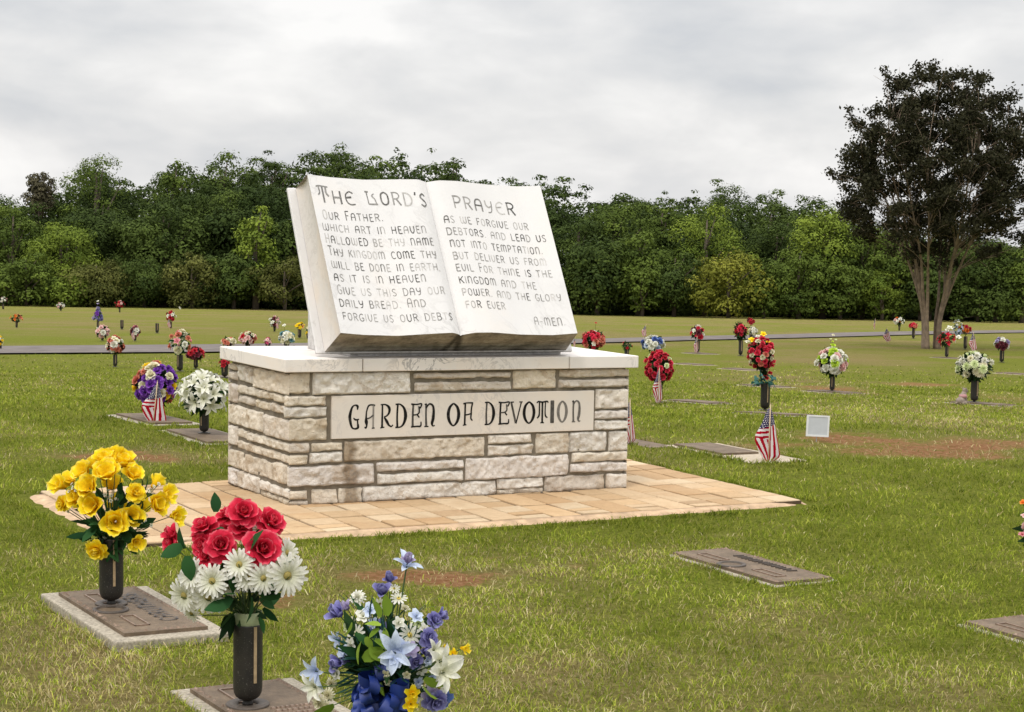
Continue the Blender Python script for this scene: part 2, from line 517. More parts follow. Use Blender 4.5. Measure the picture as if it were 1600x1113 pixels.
sl = bpy.data.lights.new('sun', 'SUN'); sl.energy = 1.5; sl.angle = math.radians(14); sl.color = (1, .955, .88)
so = bpy.data.objects.new('sun', sl); C.objects.link(so)
sd = Vector((math.sin(SUN_AZ) * math.cos(SUN_EL), math.cos(SUN_AZ) * math.cos(SUN_EL), math.sin(SUN_EL)))
so.rotation_euler = sd.to_track_quat('Z', 'Y').to_euler(); so.location = (-6, -10, 20)
SC.view_settings.view_transform = 'Standard'; SC.view_settings.look = 'None'; SC.view_settings.exposure = 0.1; SC.view_settings.gamma = 1
# ------------------------------------------------------------------ ground, soil patches, road
SOIL = []   # cx, cy, rx, ry, strength, seed
def soil_px(px, py, hw, hh, s):
    c = hit(px, py); a = hit(px + hw, py); b = hit(px, py - hh); e = hit(px, py + hh)
    SOIL.append((c[0], (b[1] + e[1]) / 2, abs(a[0] - c[0]), abs(b[1] - e[1]) / 2, s))
for q in [(1440, 701, 190, 20, 1.0), (1540, 695, 110, 14, .75), (655, 904, 150, 15, 1.0), (760, 900, 60, 10, .6), (430, 936, 42, 14, .7), (200, 713, 120, 8, .85), (270, 709, 45, 5, .5),
          (1300, 609, 60, 6, .85), (1441, 601, 55, 4, .75), (1180, 697, 70, 8, .75), (1575, 622, 60, 8, .5), (900, 885, 34, 6, .65), (770, 871, 30, 5, .6), (1130, 838, 30, 4, .5),
          (1345, 560, 90, 6, .35), (1240, 990, 45, 6, .45), (905, 1010, 40, 8, .3), (1300, 1060, 50, 8, .45), (60, 1050, 60, 10, .35), (1180, 572, 60, 4, .4), (1010, 690, 60, 6, .35)]:
    soil_px(*q)
DRY = []
def dry_px(px, py, hw, hh, s):
    c = hit(px, py); a = hit(px + hw, py); b = hit(px, py - hh); e = hit(px, py + hh)
    DRY.append((c[0], (b[1] + e[1]) / 2, abs(a[0] - c[0]), abs(b[1] - e[1]) / 2, s))
for q in [(60, 1000, 130, 60, .55), (150, 1050, 90, 40, .5), (1480, 1085, 160, 40, .5), (1270, 975, 130, 40, .35), (1180, 885, 150, 25, .35), (1440, 930, 110, 30, .4), (1330, 565, 140, 12, .6),
          (1100, 700, 140, 14, .4), (1400, 650, 220, 16, .35), (1180, 590, 90, 14, .35), (650, 900, 230, 40, .5), (1000, 860, 150, 16, .3), (180, 1090, 120, 30, .45), (850, 1060, 100, 30, .3), (250, 715, 260, 16, .35)]:
    dry_px(*q)


def soil_at(x, y):
    s = np.zeros_like(x)
    nx = (fbm(x * 3.0, y * 3.0, 31, 5) - .5) * 1.9
    for cx, cy, rx, ry, st in SOIL:
        d = np.sqrt(((x - cx) / rx) ** 2 + ((y - cy) / ry) ** 2) + nx
        s = np.maximum(s, st * np.clip(1.35 - d, 0, 1))
    return np.clip(s, 0, 1)


def dry_at(x, y):
    s = .10 + (fbm(x * .55, y * .45, 5, 4) - .5) * 1.2 + (fbm(x * 2.3, y * 1.9, 8, 4) - .5) * 1.1 + (fbm(x * .16, y * .55, 19, 4) - .5) * 1.0 * sstep(30, 42, y)
    for cx, cy, rx, ry, st in DRY:
        d = ((x - cx) / rx) ** 2 + ((y - cy) / ry) ** 2
        s = s + 1.35 * st * np.exp(-d * 1.1)
    s = s + .42 * sstep(38, 50, y + .06 * x) - .10 * sstep(22, 34, y) * (1 - sstep(36, 44, y))
    return np.clip(s, 0, 1)


xs = np.unique(np.concatenate([np.arange(-6, 6, .09), np.arange(-16, 16, .35), np.arange(-60, 60.1, 2.0), np.array([-400, -220, -120, 120, 220, 400.])]).round(3))
ys = np.unique(np.concatenate([np.arange(3.5, 15, .09), np.arange(15, 30, .18), np.arange(30, 60, .4), np.arange(60, 130, 1.5), np.array([-60, -20, -5, 0, 2, 150, 200, 300, 500.])]).round(3))
gxx, gyy = np.meshgrid(xs, ys)
z = ground(gxx, gyy) + (fbm(gxx * 5, gyy * 5, 77, 3) - .5) * .012 * (np.abs(gxx) < 8)
V = np.c_[gxx.ravel(), gyy.ravel(), z.ravel()]
nx_, ny_ = len(xs), len(ys)
ii = np.arange(nx_ - 1)[None, :] + np.arange(ny_ - 1)[:, None] * nx_; ii = ii.ravel()
Fq = np.c_[ii, ii + 1, ii + nx_ + 1, ii + nx_]
gm = mesh_from('ground', V, Fq, LAWN, {'soil': soil_at(V[:, 0], V[:, 1]), 'dry': dry_at(V[:, 0], V[:, 1])}, True)
tag(link('ground', gm), 'mown cemetery lawn sloping gently away to the woods', None, kind='structure')

rp = []
for px in np.linspace(-500, 2200, 60):
    yc0 = np.interp(px, [-500, 0, 340, 950, 1100, 1230, 1300, 1400, 1550, 2200], [547, 543, 540, 530.5, 526.5, 523.8, 521.5, 519.4, 517.6, 512]); yc1 = np.interp(px, [-500, 0, 340, 950, 1100, 1230, 1300, 1400, 1550, 2200], [559, 554.5, 552, 536.8, 532.8, 529.8, 528, 525, 521.5, 515])
    rp.append((hit(px, yc0), hit(px, yc1)))
mb = MB(); V = []
for a, b in rp:
    for k in range(6):
        p = a + (b - a) * k / 5; V.append((p[0], p[1], ground(p[0], p[1]) + .03 + .02 * math.sin(PI * k / 5)))
mb.add(V, grid_faces(5, len(rp) - 1, True)); rd = mb.build('road', [ROADM], None, (0, 0, 0), True)
tag(rd, 'narrow grey asphalt lane crossing the lawn', None, kind='structure')

# ------------------------------------------------------------------ paved patio round the monument
def lattice(u, v):
    A = np.array([-1.06, -.775]); B = np.array([2.77, -.70]); Cc = np.array([2.80, 1.16]); D = np.array([-1.04, .84])
    return A * (1 - u) * (1 - v) + B * u * (1 - v) + Cc * u * v + D * (1 - u) * v


mb = MB(); NU, NV = 21, 10
cols = [(.50, .36, .22), (.55, .41, .265), (.47, .32, .185), (.53, .375, .225), (.44, .31, .19), (.58, .455, .31)]
for i in range(NU):
    off = .5 if i % 2 else 0; j = -off
    while j < NV / 2:
        v0, v1 = max(0, j) * 2 / NV, min(NV / 2, j + 1) * 2 / NV
        j += 1
        if v1 - v0 < .02: continue
        for (va, vb) in ([(v0, (v0 + v1) / 2), ((v0 + v1) / 2, v1)] if random.random() < .6 else [(v0, v1)]):
            u0, u1 = i / NU, (i + 1) / NU; g = .0032
            q = [lattice(u0 + g * .52, va + g), lattice(u1 - g * .52, va + g), lattice(u1 - g * .52, vb - g), lattice(u0 + g * .52, vb - g)]
            h = .010 + random.uniform(-.0025, .003); tilt = [random.uniform(-.002, .002) for _ in range(4)]
            ctr = sum(q) / 4
            c = np.array(random.choice(cols)) * random.uniform(.90, 1.04)
            top = [mon(*(ctr + (p - ctr) * .968), h + t) for p, t in zip(q, tilt)]; mid = [mon(*p, h - .004 + t) for p, t in zip(q, tilt)]; bot = [mon(*p, -.03) for p in q]
            mb.add(bot + mid + top, [[8, 9, 10, 11]] + [[k + 4, (k + 1) % 4 + 4, (k + 1) % 4 + 8, k + 8] for k in range(4)] + [[k, (k + 1) % 4, (k + 1) % 4 + 4, k + 4] for k in range(4)], 0, sc=c)
q = [lattice(0, 0), lattice(1, 0), lattice(1, 1), lattice(0, 1)]
mb.box([mon(*p, -.1) for p in q] + [mon(*p, .004) for p in q], 1, sc=(.2, .13, .08))
tag(mb.build('patio', [PAVER, JOINT]), 'tan block paving laid round the marble monument', None, kind='structure')
mb = MB()
def rim(p, q_, w0, nrm, n=40):
    V = []
    for k in range(n + 1):
        e = p + (q_ - p) * k / n; x = e
        j = random.uniform(-.008, .008)
        en = max(0, 1 - min(k, n - k) / 2.5) * .035
        for (o_, h_) in ((-.004, -.005), (-.004, .006), (w0 * .35, .004 + j * .3), (w0 * .8 + j, -.012 + j * .4), (w0 + j * 1.5, -.05)):
            V.append(mon(*(x + nrm * o_), h_ - en))
    mb.add(V, grid_faces(4, n))
A_, B_, C_, D_ = [lattice(*t) for t in ((0, 0), (1, 0), (1, 1), (0, 1))]
nf = np.array([0, -1.]); nl = np.array([-1., 0]); nb = np.array([0, 1.]); nr = np.array([1., 0])
rim(A_ + nl * .06, B_ + nr * .06, .085, nf); rim(D_ + nb * .05, A_ + nf * .05, .10, nl); rim(C_ + nr * .02, D_ + nl * .1, .05, nb); rim(B_ + nf * .085, C_, .03, nr)
tag(mb.build('patio_kerb', [RIM], None, (0, 0, 0), True), 'rough mortar kerb edging the tan paving', None, kind='structure')

# ------------------------------------------------------------------ stone plinth
ORG = mon(MW / 2, MD / 2, 0)
plinth = root('stone_plinth', ORG, 'rustic coursed marble plinth with flat marble cap standing on the tan paving', 'monument base')
NF = -EY / np.linalg.norm(EY); NL = -EX / np.linalg.norm(EX)
FRONT = (mon(0, 0, 0), EX, EZ, NF); LEFT = (mon(0, MD, 0), -EY, EZ, NL)       # left face: u runs from the back to the front corner
BACK = (mon(MW, MD, 0), -EX, EZ, -NF); RIGHT = (mon(MW, 0, 0), EY, EZ, -NL)


def face_uv(face, px, py, off=0.0):
    p0, e1, e2, n = face
    nn = np.cross(e1, e2); P = on_plane(px, py, p0 + n * off, nn) - p0 - n * off
    A = np.array([[e1 @ e1, e1 @ e2], [e1 @ e2, e2 @ e2]]); return np.linalg.solve(A, [P @ e1, P @ e2])


DC = .012
facing = MB()
scol = [(.70, .635, .535), (.72, .665, .59), (.66, .585, .47), (.74, .70, .635), (.64, .575, .495), (.68, .605, .50), (.70, .65, .60)]
US = face_uv(FRONT, 546, 740)[0]


def stone(face, u0, u1, v0, v1, c0=False, c1=False, other0=None, other1=None, col=None):
    """rock-faced block; c0 / c1: the block turns the plinth's corner at its u0 / u1 end"""
    p0, e1, e2, n = face
    du, dv = u1 - u0, v1 - v0
    nu = max(5, int(du / .0095)); nv = max(5, int(dv / .0075))
    us = np.linspace(0, 1, nu + 1); vs = np.linspace(0, 1, nv + 1)
    uu, vv = np.meshgrid(us, vs); U = u0 + uu * du; Vv = v0 + vv * dv
    sd_ = random.randint(0, 9999)
    dl = uu * du if not c0 else np.full_like(uu, 1.); dr = (1 - uu) * du if not c1 else np.full_like(uu, 1.)
    db = vv * dv; dt = (1 - vv) * dv
    ed = np.minimum(np.minimum(dl, dr), np.minimum(db, dt))
    rise = np.clip(ed / .0075, 0, 1) ** .6
    rough = (np.abs(fbm(U * 11 + sd_, Vv * 13, sd_, 5) - .5) * -.045 + .004) + (fbm(U * 40 + sd_, Vv * 40, sd_ + 3, 4) - .5) * .020
    cornerw = np.ones_like(uu)
    if c0: cornerw = cornerw * np.clip(uu * du / .05, 0, 1)
    if c1: cornerw = cornerw * np.clip((1 - uu) * du / .05, 0, 1)
    out = -.014 + (.014 + DC + rough * cornerw) * rise + random.uniform(-.003, .004) * rise * cornerw
    jit = .013 * np.clip(1 - ed / .02, 0, 1)
    U = U + (fbm(U * 20, Vv * 20, sd_ + 1, 2) - .5) * jit * (0 if (c0 or c1) else 1); Vv = Vv + (fbm(U * 20, Vv * 20, sd_ + 2, 2) - .5) * jit
    if c0: U = np.where(uu == 0, u0 - out, U)
    if c1: U = np.where(uu == 1, u1 + out, U)
    P = p0 + U[..., None] * e1 + Vv[..., None] * e2 + out[..., None] * n
    c = np.array(col if col is not None else random.choice(scol)) * random.uniform(1.05, 1.2)
    st = np.zeros_like(U)
    if face is FRONT:
        st = .95 * np.exp(-((U - US) / .045) ** 2) * (Vv < .42) + .25 * np.exp(-((U - US - .25) / .3) ** 2) * (Vv < .2)
    st = np.maximum(st, .75 * np.clip(1 - Vv / .055, 0, 1))
    facing.add(P.reshape(-1, 3), grid_faces(nu, nv), 0, sc=np.tile(c, (U.size, 1)), stain=st.ravel())


S1 = 4.6375
def A(x, y): return (340 + x / S1, 560 + y / S1)
def B(x, y): return (660 + x / S1, 560 + y / S1)
VT = MH - .004
frow = [  # (top-left px, bottom-right px, turns the left corner, turns the right corner)
    (A(452, 105), A(675, 258), 1, 0), (A(700, 105), A(1398, 250), 0, 0), (A(1430, 112), B(650, 138), 0, 0), (A(1435, 180), B(650, 228), 0, 0), (B(668, 85), B(972, 218), 0, 0),
    (B(1002, 84), B(1480, 132), 0, 1), (B(997, 160), B(1480, 205), 0, 1), (A(505, 280), A(795, 342), 0, 0), (A(500, 362), A(798, 426), 0, 0), (A(500, 445), A(800, 592), 1, 0),
    (B(1265, 228), B(1478, 362), 0, 1), (B(1258, 385), B(1472, 437), 0, 1), (B(1258, 458), B(1470, 515), 0, 1), (A(535, 618), A(672, 684), 1, 0), (A(690, 617), A(910, 670), 0, 0),
    (A(540, 706), A(660, 772), 1, 0), (A(668, 692), A(908, 752), 0, 0), (A(925, 606), B(455, 708), 0, 0), (B(483, 562), B(795, 612), 0, 0), (B(483, 635), B(810, 695), 0, 0),
    (B(832, 548), B(1066, 682), 0, 0), (B(1074, 540), B(1335, 672), 0, 0), (B(1360, 530), B(1463, 668), 0, 1), (A(540, 790), A(1135, 905), 1, 0), (A(1160, 764), B(305, 796), 0, 0),
    (A(1165, 846), B(300, 882), 0, 0), (B(325, 727), B(1060, 850), 0, 0), (B(1092, 690), B(1456, 741), 0, 1), (B(1080, 767), B(1452, 815), 0, 1), (A(540, 965), A(658, 1020), 1, 0),
    (A(540, 1040), A(660, 1092), 1, 0), (A(690, 955), A(872, 1083), 0, 0), (A(884, 945), A(1050, 1075), 0, 0), (A(1060, 935), B(535, 1012), 0, 0), (B(550, 882), B(880, 935), 0, 0),
    (B(550, 955), B(880, 990), 0, 0), (B(895, 862), B(1320, 965), 0, 0), (B(1340, 842), B(1450, 955), 0, 1)]
for tl, br, c0, c1 in frow:
    u0, v1 = face_uv(FRONT, *tl, DC); u1, v0 = face_uv(FRONT, *br, DC); u0 -= .0035; u1 += .0035; v0 -= .0035; v1 += .0035
    if c0: u0 = 0
    if c1: u1 = MW
    stone(FRONT, u0, u1, max(v0, 0.004), min(v1, VT), bool(c0), bool(c1))
lrow = [((97, 40), (130, 88), 1, 0), ((97, 97), (130, 162), 1, 0), ((145, 45), (248, 187), 0, 0), ((256, 65), (470, 262), 0, 1), ((100, 185), (130, 325), 1, 0), ((145, 190), (325, 292), 0, 0),
        ((335, 238), (494, 332), 0, 0), ((145, 265), (255, 347), 0, 0), ((266, 297), (363, 382), 0, 0), ((373, 322), (493, 412), 0, 0), ((100, 335), (313, 534), 1, 0), ((326, 405), (500, 600), 0, 1),
        ((97, 490), (130, 637), 1, 0), ((138, 506), (210, 587), 0, 0), ((219, 537), (530, 690), 0, 1), ((138, 592), (540, 778), 0, 1), ((100, 662), (395, 888), 1, 0), ((403, 752), (486, 916), 0, 0),
        ((502, 782), (540, 942), 0, 1), ((97, 797), (138, 928), 1, 0), ((146, 817), (286, 985), 0, 0), ((298, 882), (538, 1030), 0, 1), ((298, 956), (538, 1095), 0, 1)]
for tl, br, c0, c1 in lrow:
    u0, v1 = face_uv(LEFT, *A(*tl), DC); u1, v0 = face_uv(LEFT, *A(*br), DC); u0 -= .003; u1 += .003; v0 -= .003; v1 += .003
    if c0: u0 = 0
    if c1: u1 = MD
    stone(LEFT, u0, u1, max(v0, .004), min(v1, VT), bool(c0), bool(c1))
for face, Lf in ((BACK, MW), (RIGHT, MD)):        # the two sides turned away
    v = .004
    for h in (.12, .06, .13, .065, .12, .06, .12):
        u = 0.0; h = min(h, VT - v)
        while u < Lf - .02:
            wd = min(random.uniform(.16, .5), Lf - u)
            if Lf - u - wd < .12: wd = Lf - u
            stone(face, u, u + wd - (.011 if u + wd < Lf - .01 else 0), v, v + h - .010, u < .01, u + wd > Lf - .01); u += wd
        v += h
facing.build('stone_facing', [STONE], plinth, ORG, True)
e = .004
mb = MB(); mb.box([mon(e, e, -.02), mon(MW - e, e, -.02), mon(MW - e, MD - e, -.02), mon(e, MD - e, -.02), mon(e, e, MH), mon(MW - e, e, MH), mon(MW - e, MD - e, MH), mon(e, MD - e, MH)])
mb.build('mortar_core', [MORTAR], plinth, ORG)
# cap slabs
fa = lambda px: np.dot(on_plane(px, 570, mon(0, -CAPF, MH), np.cross(EX, EZ)) - O, EX) / (EX @ EX)
s1, s2 = fa(571.5), fa(893.5)
for a0, a1 in ((-CAPL, s1 - .0025), (s1 + .0025, s2 - .0025), (s2 + .0025, MW + CAPR)):
    mb = MB(); n = 8; 
    P = [mon(a0, -CAPF, MH), mon(a1, -CAPF, MH), mon(a1, MD + CAPB, MH), mon(a0, MD + CAPB, MH)]
    P = P + [p + EZ * CAPT for p in P]
    mb.box(P, 0, dirt=0.0); o = mb.build('cap_slab', [CAPM], plinth, ORG); bevel_mod(o, .004, 2)
# name plaque
pu0, pv1 = face_uv(FRONT, 519.2, 619.3, .012); pu1, pv0 = face_uv(FRONT, 927.5, 672.0, .012); _, pv0b = face_uv(FRONT, 518.8, 687, .012); pv0 = (pv0 + pv0b) / 2; _, pv1b = face_uv(FRONT, 928, 610.5, .012); pv1 = (pv1 + pv1b) / 2
mb = MB(); R4 = [(pu0, pv0), (pu1, pv0), (pu1, pv1), (pu0, pv1)]
fpt = lambda u, v, o_: FRONT[0] + EX * u + EZ * v + NF * o_
mb.box([fpt(u, v, -.01) for u, v in ((pu0, pv0), (pu1, pv0))] + [fpt(pu1, pv1, -.01), fpt(pu0, pv1, -.01)] + [fpt(u, v, .012) for u, v in R4], 0, dirt=0.0)
plaque = mb.build('name_plaque', [PLAQM], plinth, ORG); bevel_mod(plaque, .002, 1)


# ------------------------------------------------------------------ lettering by strokes
def ribbon(mb, pts, wid, fmap, fade, h):
    """flat stroke: pts in glyph space, wid per point (glyph units); fmap(x,y)->3D"""
    P = np.array(pts, float); n = len(P); L = []; R_ = []
    for i in range(n):
        d = P[min(i + 1, n - 1)] - P[max(i - 1, 0)]; d = d / (np.linalg.norm(d) + 1e-9); nn = np.array([-d[1], d[0]])
        w_ = wid[i] if hasattr(wid, '__len__') else wid
        L.append(P[i] + nn * w_ / 2); R_.append(P[i] - nn * w_ / 2)
    V = [fmap(*p) for p in L] + [fmap(*p) for p in R_]
    mb.add(V, [[i + n, i + n + 1, i + 1, i] for i in range(n - 1)], 0, fade=fade)


def smooth_poly(pts, k=5):
    P = [np.array(p, float) for p in pts]
    if len(P) < 3: return P
    out = []
    for i in range(len(P) - 1):
        p0 = P[max(i - 1, 0)]; p1 = P[i]; p2 = P[i + 1]; p3 = P[min(i + 2, len(P) - 1)]
        for j in range(k):
            t = j / k; out.append(.5 * ((2 * p1) + (-p0 + p2) * t + (2 * p0 - 5 * p1 + 4 * p2 - p3) * t * t + (-p0 + 3 * p1 - 3 * p2 + p3) * t ** 3))
    return out + [P[-1]]


# big plaque letters: x scaled to the measured width, y 0..1; strokes of (x, y, width)
BIGG = {
    'G': [[(.78, .80, .05), (.80, .95, .16), (.55, 1, .07), (.28, .90, .12), (.10, .60, .2), (.10, .40, .2), (.25, .10, .13), (.5, .0, .08), (.85, .04, .14), (.88, .2, .06)], [(.42, .46, .05), (.62, .38, .1), (.95, .40, .06)], [(.80, .40, .08), (.84, .06, .10)]],
    'A': [[(.0, .06, .07), (.12, .02, .1), (.2, .12, .10), (.16, .28, .24), (.14, .45, .12), (.18, .72, .08), (.35, .95, .1), (.6, 1, .08), (.98, .97, .10)], [(.82, .97, .12), (.80, .0, .10)], [(.2, .42, .07), (.45, .44, .07), (.82, .56, .09)], [(.68, 0, .05), (.95, 0.01, .05)]],
    'R': [[(.16, 1, .1), (.14, .0, .14)], [(.0, .0, .06), (.32, .03, .06)], [(.02, 1, .06), (.4, 1, .08), (.68, .86, .18), (.68, .66, .15), (.5, .52, .08), (.28, .47, .06)], [(.3, .46, .08), (.5, .28, .18), (.66, .12, .12), (.85, .05, .07), (.98, .12, .05)]],
    'D': [[(.20, 1, .12), (.15, .5, .12), (.18, .0, .14)], [(.0, 1, .08), (.4, 1, .08), (.75, .82, .16), (.88, .5, .24), (.74, .18, .16), (.45, .02, .08), (.0, .0, .08)]],
    'E': [[(.20, .97, .14), (.16, .5, .13), (.16, .02, .15)], [(.0, 1, .10), (.5, .98, .07), (.98, 1, .09), (.84, .8, .09)], [(.17, .52, .07), (.55, .54, .07), (.76, .64, .09), (.72, .9, .08)], [(.58, .53, .08), (.78, .40, .09)], [(.0, .0, .08), (.5, .02, .08), (.9, .03, .10), (.94, .22, .06)]],
    'N': [[(.18, .98, .16), (.16, .5, .12), (.2, .02, .16)], [(.02, .97, .06), (.22, .99, .1)], [(.02, .0, .06), (.4, .0, .06)], [(.18, .82, .08), (.45, .99, .09), (.76, .92, .14), (.86, .7, .17), (.82, .35, .22), (.72, .14, .18), (.80, .02, .08), (.98, .04, .05)]],
    'O': [[(.5, 1, .09), (.2, .82, .19), (.08, .5, .24), (.2, .18, .19), (.5, 0, .09), (.8, .18, .19), (.92, .5, .24), (.8, .82, .19), (.5, 1, .09)]],
    'F': [[(.22, 1, .12), (.2, .5, .12), (.18, .0, .14)], [(.0, .0, .06), (.36, .02, .06)], [(.02, .96, .10), (.3, 1, .07), (.98, 1, .09)], [(.92, .98, .1), (.82, .75, .1), (.80, .5, .1), (.78, .3, .1), (.94, .2, .07)], [(.22, .46, .07), (.5, .48, .07), (.78, .52, .07)]],
    'V': [[(.06, 1, .14), (.46, .02, .16)], [(.90, 1, .08), (.48, .0, .08)], [(.0, 1, .06), (.28, 1, .06)], [(.72, 1, .06), (1, 1, .06)]],
    'T': [[(.5, .98, .14), (.5, .0, .14)], [(.34, .0, .06), (.66, .0, .06)], [(.0, .93, .06), (.15, 1, .1), (.5, .97, .09), (.9, 1, .1), (1, .93, .05)], [(.24, .97, .09), (.24, .5, .10), (.2, .32, .12), (.05, .22, .06)], [(.76, .97, .07), (.74, .5, .08), (.80, .3, .10), (.96, .24, .05)]],
    'I': [[(.5, 1, .32), (.5, 0, .32)], [(.05, 1, .07), (.95, 1, .07)], [(.05, 0, .07), (.95, 0, .07)]],
}
BIGX = [('G', 545, 562), ('A', 569.5, 586.5), ('R', 594, 614.5), ('D', 617.5, 636), ('E', 642, 659), ('N', 662.5, 680), ('O', 698.5, 718.5), ('F', 723, 739.5), ('D', 757, 773.5), ('E', 778.5, 796), ('V', 797, 816.5), ('O', 817, 836), ('T', 838, 856.5), ('I', 859.5, 866), ('O', 870.5, 886.5), ('N', 893, 907.5)]
mb = MB()
for ch, x0, x1 in BIGX:
    k = (x0 - 545) / (900 - 545); ytop = 633.2 + (626.0 - 633.2) * k; ybot = 670.5 + (659.0 - 670.5) * k
    ua, vb_ = face_uv(FRONT, x0, ybot, .012); ub, vt_ = face_uv(FRONT, x1, ytop, .012)
    H_ = vt_ - vb_; W_ = ub - ua
    for si, st in enumerate(BIGG[ch]):
        sp = smooth_poly(st, 5)
        f0 = random.choice([0, 0, 0, 0, .05, .2]) if not (ch == 'A' and si == 1) else .55
        if ch in 'INO' and x0 > 858: f0 = random.uniform(.12, .4)
        rel = H_ / W_
        pts = [(p[0] * W_, p[1] * H_) for p in sp]; wd = [p[2] * H_ * .58 + .0024 for p in sp]
        ribbon(mb, pts, wd, lambda x, y, sh=si: fpt(ua + x, vb_ + y, .0128 + .00015 * sh), f0, H_)
mb.build('lettering', [INK2], plaque, ORG)

# ------------------------------------------------------------------ open marble book
BA, BB, BT, BW, BH, BC = .18, .0777, .4226, 1.5652, .9309, .0203
UL, UR, TB, TT, S0, S1b = .0269, 1.4564, .2357, .1861, .0175, .9161
BS = EY * math.sin(BT) + EZ * math.cos(BT); BN = -EY * math.cos(BT) + EZ * math.sin(BT)
B0 = mon(BA, BB, MH + CAPT + BC)
bk = lambda u, s, n: B0 + EX * u + BS * s + BN * n
BORG = mon(BA + BW / 2, BB + .12, MH + CAPT)
book = root('book_sculpture', BORG, 'white marble open book carved with a prayer and leaning back on the plinth cap', 'sculpture')
gut_u = .738
_wu = np.array([0, .10, .24, .38, .455, .495, .5, .505, .545, .62, .76, .90, 1.0]); _wn = np.array([.018, -.008, -.022, .006, .018, -.012, -.024, -.012, .018, .020, -.010, -.018, .006])
def page_n(u, s):
    t = (u - UL) / (UR - UL); k = s / S1b
    g = gut_u / (UR + UL) if False else .5
    return TB + (TT - TB) * k + np.interp(t, _wu, _wn) * (1.15 - .25 * k)


_uu = np.unique(np.concatenate([np.linspace(0, 1, 61), [.485, .49, .495, .505, .51, .515]])); nu = len(_uu) - 1; nv = 40
from_u = UL + _uu * (UR - UL); vs = S0 + np.linspace(0, 1, nv + 1) * (S1b - S0)
U, Sg = np.meshgrid(from_u, vs)
Wn = page_n(U, Sg)
kern = np.array([1, 2, 3, 2, 1.]) / 9
P = B0 + U[..., None] * EX + Sg[..., None] * BS + Wn[..., None] * BN
pg = MB()
dirt = .0 + .62 * np.exp(-((U - .78) / .015) ** 2) * (Sg < .12) * 0 + .16 * np.exp(-((U - gut_u) / .012) ** 2) + np.clip(.18 - Sg, 0, 1) * .4  # darker along the gutter and towards the lower edge
pg.add(P.reshape(-1, 3), grid_faces(nu, nv), 0, dirt=dirt.ravel(), pl=0.0)
# bottom and top of the block: from the page edge in to the cover
def endcap(srow, sb, flip, mat):
    nn = 14; V = []; D = []; Pl = []
    for j in range(nn + 1):
        k = j / nn
        for i, u in enumerate(from_u):
            t = (u - UL) / (UR - UL)
            ub = .045 + t * (BW - .045 - .045); uu_ = u * (1 - k ** 1.0) + ub * k
            if t < .06 or t > .94:
                pass
            n_ = page_n(u, srow) * (1 - k) + .002 * k
            V.append(B0 + EX * uu_ + BS * (srow * (1 - k) + sb * k) + BN * n_)
            cen = .95 * math.exp(-((abs(t - .497) - .028 * k) / .016) ** 2) + .42 * math.exp(-((t - .78) / .05) ** 2) + .36 * math.exp(-((t - .9) / .07) ** 2) + .25 * math.exp(-((t - .3) / .15) ** 2) + .55 * max(0, k - .86) / .14 * (1 - .6 * (abs(t - .5) < .05))  # gutter stains and blotches, and darker towards the cover
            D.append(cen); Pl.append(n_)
    pg.add(V, grid_faces(nu, nn, not flip), mat, dirt=np.array(D), pl=np.array(Pl))
endcap(S0, .006, False, 1); endcap(S1b, BH - .006, True, 1)
# fore-edges, gently hollow
def fore(u_page, u_base, sgn, flip):
    nn = 10; V = []; D = []; Pl = []
    for j in range(nn + 1):
        k = j / nn
        for s in vs:
            hol = .020 * math.sin(PI * k)
            n_ = page_n(u_page, s) * (1 - k) + .002 * k
            sb = s * (1 - k) + (.006 + (s - S0) / (S1b - S0) * (BH - .012)) * k
            V.append(B0 + EX * (u_page * (1 - k) + u_base * k + sgn * hol) + BS * sb + BN * n_); Pl.append(n_)
            D.append(.12 * k)
    pg.add(V, grid_faces(nv, nn, flip), 2, dirt=np.array(D), pl=np.array(Pl))
fore(UL, .045, 1, False); fore(UR, BW - .045, -1, True)
pages = pg.build('page_block', [MARBLE, PAGES, FOREEDGE], book, BORG, False)
me = pages.data; me.polygons.foreach_set('use_smooth', np.array([p.material_index != 1 for p in me.polygons], dtype=bool))
mb = MB(); n0 = -BC
mb.box([bk(0, 0, n0), bk(BW, 0, n0), bk(BW, 0, .0), bk(0, 0, .0), bk(0, BH, n0), bk(BW, BH, n0), bk(BW, BH, .0), bk(0, BH, .0)], 0, dirt=np.array([.9, .9, .55, .35, 0, 0, 0, 0]))  # foot darkened: dirt plus the shadow of the gap at the cap, painted in
cov = mb.build('cover', [MARBLE], book, BORG); bevel_mod(cov, .005, 2)
# support block behind the leaning book, reaching down to the cap
zt = MH + CAPT + .001
pb = on_plane(481, 544.5, mon(0, 0, zt), np.cross(EX, EY)) - O; bb = float(np.dot(pb[:2], E2Y)); print('SUPPORT', bb, float(np.dot(pb[:2], E2X)))
yb = lambda s: BB + (s * math.sin(BT) + (BC + .001) * math.cos(BT)); zb = lambda s: MH + CAPT + BC + s * math.cos(BT) - (BC + .001) * math.sin(BT)
sT = (bb - BB - BC * math.cos(BT)) / math.sin(BT); sT = min(sT, BH * .9)
mb = MB(); u0, u1 = float(np.dot(pb[:2], E2X)), BA + BW - .06
q = [(yb(.03), zt), (bb, zt), (bb, zb(sT)), (yb(.03), zb(.03))]
mb.box([mon(u0, *q[0]), mon(u1, *q[0]), mon(u1, *q[1]), mon(u0, *q[1]), mon(u0, *q[3]), mon(u1, *q[3]), mon(u1, *q[2]), mon(u0, *q[2])], 0, dirt=np.array([.7, .7, .6, .6, .1, .1, 0, 0]))  # darker towards the cap
mb.build('back_support', [MARBLE], book, BORG)

